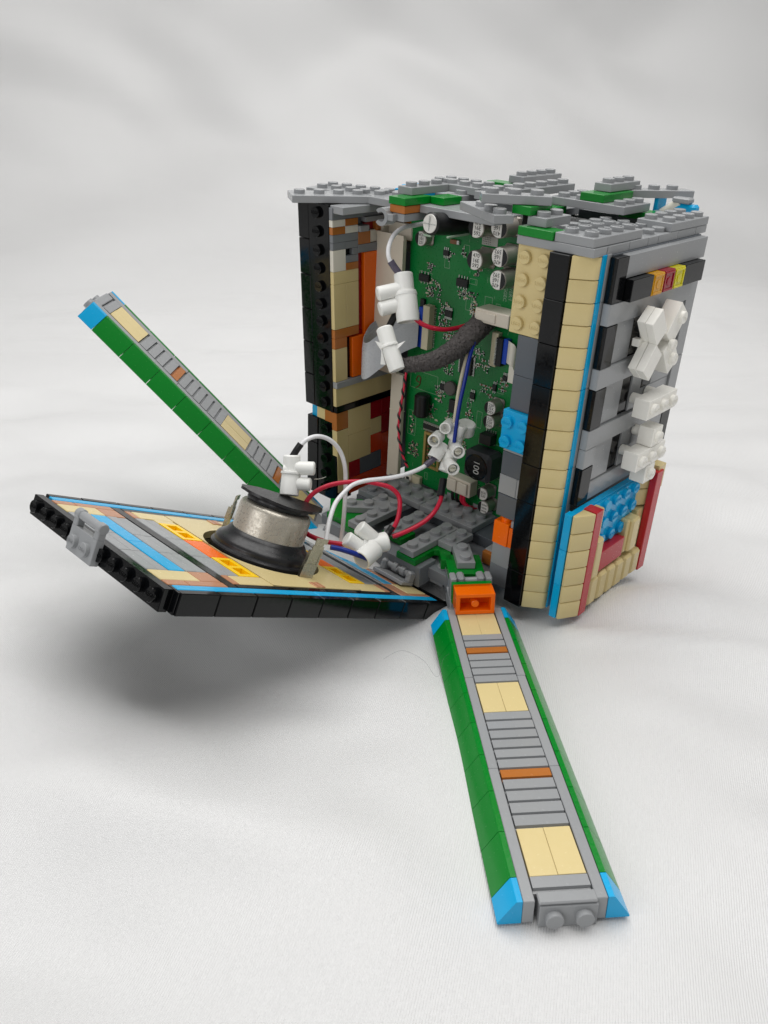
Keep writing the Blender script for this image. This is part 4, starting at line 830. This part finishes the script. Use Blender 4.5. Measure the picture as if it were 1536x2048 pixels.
wire('red_wire', r1, 1.0, WR, 'red wire making a wide loop behind the speaker magnet', [r1s], sr=1.5)
wire('red_wire', r2, 1.0, WR, 'red wire bending down from the four barrelled connector to the lower connector', [r2s], sr=1.65)
wire('blue_wire', blue5, 1.15, WB, 'short blue wire from the front speaker terminal into the lower connector')
tw = wire('twisted_wire', twist, .5, WR, 'thin twisted red and black wire hanging down the left side of the circuit board')
b = MB(); P = []
for i in range(len(twist) * 6 - 5):
    f = i / 6; k = min(int(f), len(twist) - 2); t_ = f - k; c = Vector(twist[k]).lerp(Vector(twist[k + 1]), t_); P.append(c + Vector((.55 * math.cos(i * 1.3), .55 * math.sin(i * 1.3), 0)) - Vector(twist[0]))
b.tube(P, .48, 8, sub=3); b.build('insulation', WBL, tw)
wire('stray_wire', thin, .12, MET, 'single fine wire strand poking out of the connector above the speaker')
# foam sleeve
def foam_sleeve():
    nt = FOAM.node_tree; c = [n for n in nt.nodes if n.type == 'TEX_NOISE']
    c[0].inputs['Scale'].default_value = 16; c[0].inputs['Detail'].default_value = 8; c[0].inputs['Roughness'].default_value = .75
    rad = [2.7, 3.2, 3.7, 4.0, 4.5, 4.9, 4.7, 3.7]; b = MB(); b.tube(foam, rad, 44, sub=14)
    o0 = Vector(foam[0]); rn = random.Random(3)
    for v in b.v:
        n1 = noise.noise(v * .9) * .45 + noise.noise(v * 2.6) * .35
        v += Vector((rn.uniform(-1, 1), rn.uniform(-1, 1), rn.uniform(-1, 1))) * .3 + noise.noise_vector(v * .6) * .25 * (1 + n1)
    # open cell struts standing off the skin
    base = list(b.v)
    for k in range(5200):
        p = rn.choice(base); d = Vector((rn.uniform(-1, 1), rn.uniform(-1, 1), rn.uniform(-1, 1))).normalized(); q_ = p + d * rn.uniform(.3, .85); s_ = d.orthogonal().normalized() * .11
        b.add([p + s_, p - s_, q_, p + d.cross(s_)], [(0, 1, 2), (1, 3, 2), (0, 2, 3)])
    b.v = [v - o0 for v in b.v]
    o = b.build('foam_sleeve', FOAM, None, tuple(o0)); tag(o, 'dark grey open cell foam sleeve wrapped round the wires in front of the board', 'foam sleeve')
foam_sleeve()

# ------------------------------------------------------------------ nylon wire connectors
def conn(label, tubes, boxes=(), screws=(), fins=()):
    o0 = Vector(tubes[0][0]); t = bpy.data.objects.new('wire_connector', None); COL.objects.link(t); t.location = o0 * U; tag(t, label, 'wire connector', 'white nylon screw connectors on the wires')
    first = True
    for (a, b_, r, kind) in tubes:
        a = Vector(a) - o0; b_ = Vector(b_) - o0; m = MB()
        if kind == 'open': m.pipe(a, b_, r, r * .76, 4.5, 28)
        elif kind == 'wide': m.pipe(a, b_, r, r * .84, 6, 32)
        else: m.cyl(a, b_, r, 28, .5)
        m.build('housing' if first else 'barrel', NYL, t); first = False
    for (c, ax, r, h) in boxes:
        m = MB(); c = Vector(c) - o0; ax = Vector(ax).normalized(); m.lathe(c - ax * h / 2, ax, [(r, 0), (r + .35, .2), (r + .35, h - .2), (r, h)], 28); m.build('collar', NYL, t)
    for (c, ax, r) in screws:
        m = MB(); c = Vector(c) - o0; ax = Vector(ax).normalized(); m.lathe(c, ax, [(r, 0), (r, 1.2), (0, 1.25)], 16); m.box(tuple(c + ax * 1.2 - Vector((r * .8, .25, .25))), tuple(c + ax * 1.5 + Vector((r * .8, .25, .25))), .05); m.build('screw', MET, t)
    for tri in fins:
        m = MB(); P_ = [Vector(p) - o0 for p in tri]; n_ = (P_[1] - P_[0]).cross(P_[2] - P_[0]).normalized() * .5; m.add(P_ + [p + n_ for p in P_], [(0, 1, 2), (5, 4, 3), (0, 3, 4, 1), (1, 4, 5, 2), (2, 5, 3, 0)]); m.build('fin', NYL, t)
    return t
V = Vector
k1t, k1b = V((5.7, 367.5, 124.0)), V((8.4, 359.8, 105.0))
conn('white connector hanging below the top clip with two stubby barrels pointing left', [(k1t, V((6.9, 364, 115)), 4.1, 'solid'), (V((6.6, 364.6, 117)), k1b, 4.9, 'wide'), (V((5.5, 364.8, 118.0)), V((-5.0, 361.6, 116.1)), 3.1, 'solid'), (V((6.5, 363.3, 112.4)), V((-4.0, 360.0, 110.0)), 3.1, 'solid')], [(V((6.6, 364.4, 115.6)), k1b - k1t, 5.0, 1.3)])
k2t, k2b = V((-1.8, 348.4, 105.2)), V((4.2, 340.3, 89.6))
ax2 = (k2b - k2t).normalized()
conn('white slanted connector tube with a spiky collar in front of the ribbon loop', [(k2t, V((.8, 344.2, 98)), 3.5, 'solid'), (V((.4, 344.6, 98.8)), k2b, 3.5, 'wide')], [(V((.5, 344.3, 98.6)), ax2, 3.6, 1.2)], (), [(V((3.5, 343, 99.6)), V((7.0, 342, 101.6)), V((3.8, 342, 97.8))), (V((-2.2, 343.5, 99.8)), V((-5.4, 343.5, 100.8)), V((-2.6, 342.5, 96.8))), (V((-2.5, 342.4, 98)), V((-2.8, 342, 91.5)), V((-.8, 341.4, 91.6)))])
vd = (V((0, 0, 192.9)) - V((25, 338, 57))).normalized(); td = (vd * .9 + V((-.25, 0, -.28))).normalized(); td2 = (vd + V((.22, 0, -.3))).normalized()
a_, b_, c_, d_ = V((25.2, 340.4, 64.4)), V((20.4, 337.0, 59.9)), V((31.3, 335.0, 55.7)), V((29.0, 330.9, 49.6))
conn('white four barrelled connector hanging over the lower half of the circuit board', [
    (V((32, 345.5, 63)), V((27.6, 341.5, 46.6)), 2.9, 'wide'), (a_ - td * 8, a_, 2.6, 'open'), (b_ - td * 8, b_, 2.75, 'open'), (c_ - td2 * 9, c_, 2.85, 'open'), (d_ - td2 * 9, d_, 2.85, 'open'),
    (V((29.5, 344.5, 58)), V((32.2, 345.0, 64.6)), 3.4, 'wide'), (V((24.5, 343, 56.5)), V((21.0, 339, 51.0)), 3.1, 'wide'), (V((29, 343, 53)), V((26.4, 338.6, 45.0)), 3.3, 'wide'), (V((35.2, 349, 64)), V((34.6, 350, 58.5)), 4.2, 'solid')],
    (), [(c_ - td2 * 2.6, td2, 1.5), (d_ - td2 * 2.6, td2, 1.5), (b_ - td * 3.2, td, 1.3)], [(V((26.0, 338, 56.4)), V((24.3, 336, 56.8)), V((26.2, 337, 54.6)))])
k4t, k4b = V((-38.6, 323.4, 57.6)), V((-39.4, 316.0, 42.6))
conn('white connector held up above the speaker with two barrels pointing right', [(k4t, V((-38.6, 320.6, 50)), 3.5, 'solid'), (V((-38.7, 320.9, 51)), k4b, 3.9, 'wide'), (V((-37.2, 320.8, 53.0)), V((-28.9, 320.4, 53.0)), 2.85, 'solid'), (V((-37.5, 318.5, 47.0)), V((-30.4, 317.6, 47.0)), 2.75, 'solid')], [(V((-38.7, 320.6, 50.8)), k4b - k4t, 4.0, 1.2), (V((-40.2, 320.4, 52.2)), (1, 0, 0), 2.0, 3.5)])
conn('white connector lying over the right end of the folded panel', [
    (V((-8.5, 311.2, 20.4)), V((-15.6, 310.4, 26.2)), 3.3, 'solid'), (V((-3.6, 315.4, 22.8)), V((-10.4, 315.2, 29.2)), 3.3, 'solid'), (V((-6.6, 313.5, 21.0)), V((1.8, 316.6, 22.0)), 4.2, 'solid'), (V((-3.6, 311.8, 20.8)), V((-9.0, 304.6, 19.0)), 4.3, 'wide')],
    [(V((-5.0, 312.6, 21.2)), (V((-1.0, 0.3, -.9))), 4.4, 1.4)])

# lint on the cloth
def fibre(pts, label, r=.07):
    o0 = Vector(pts[0]); b = MB(); b.tube([Vector(p) - o0 for p in pts], r * .5, 6, sub=6); o = b.build('lint_fibre', DG, None, tuple(o0)); tag(o, label, 'lint')
fibre([(1, 262, .6), (8, 266, 2.0), (16, 262, .8), (21, 252, .6), (24, 262, 2.2), (30, 268, 1.4)], 'thin wavy dark hair lying on the cloth below the folded panel tip')
fibre([(26, 262, .8), (29, 254, 1.6), (33, 247, .6)], 'short fine hair beside the green edge of the flat arm', .05)
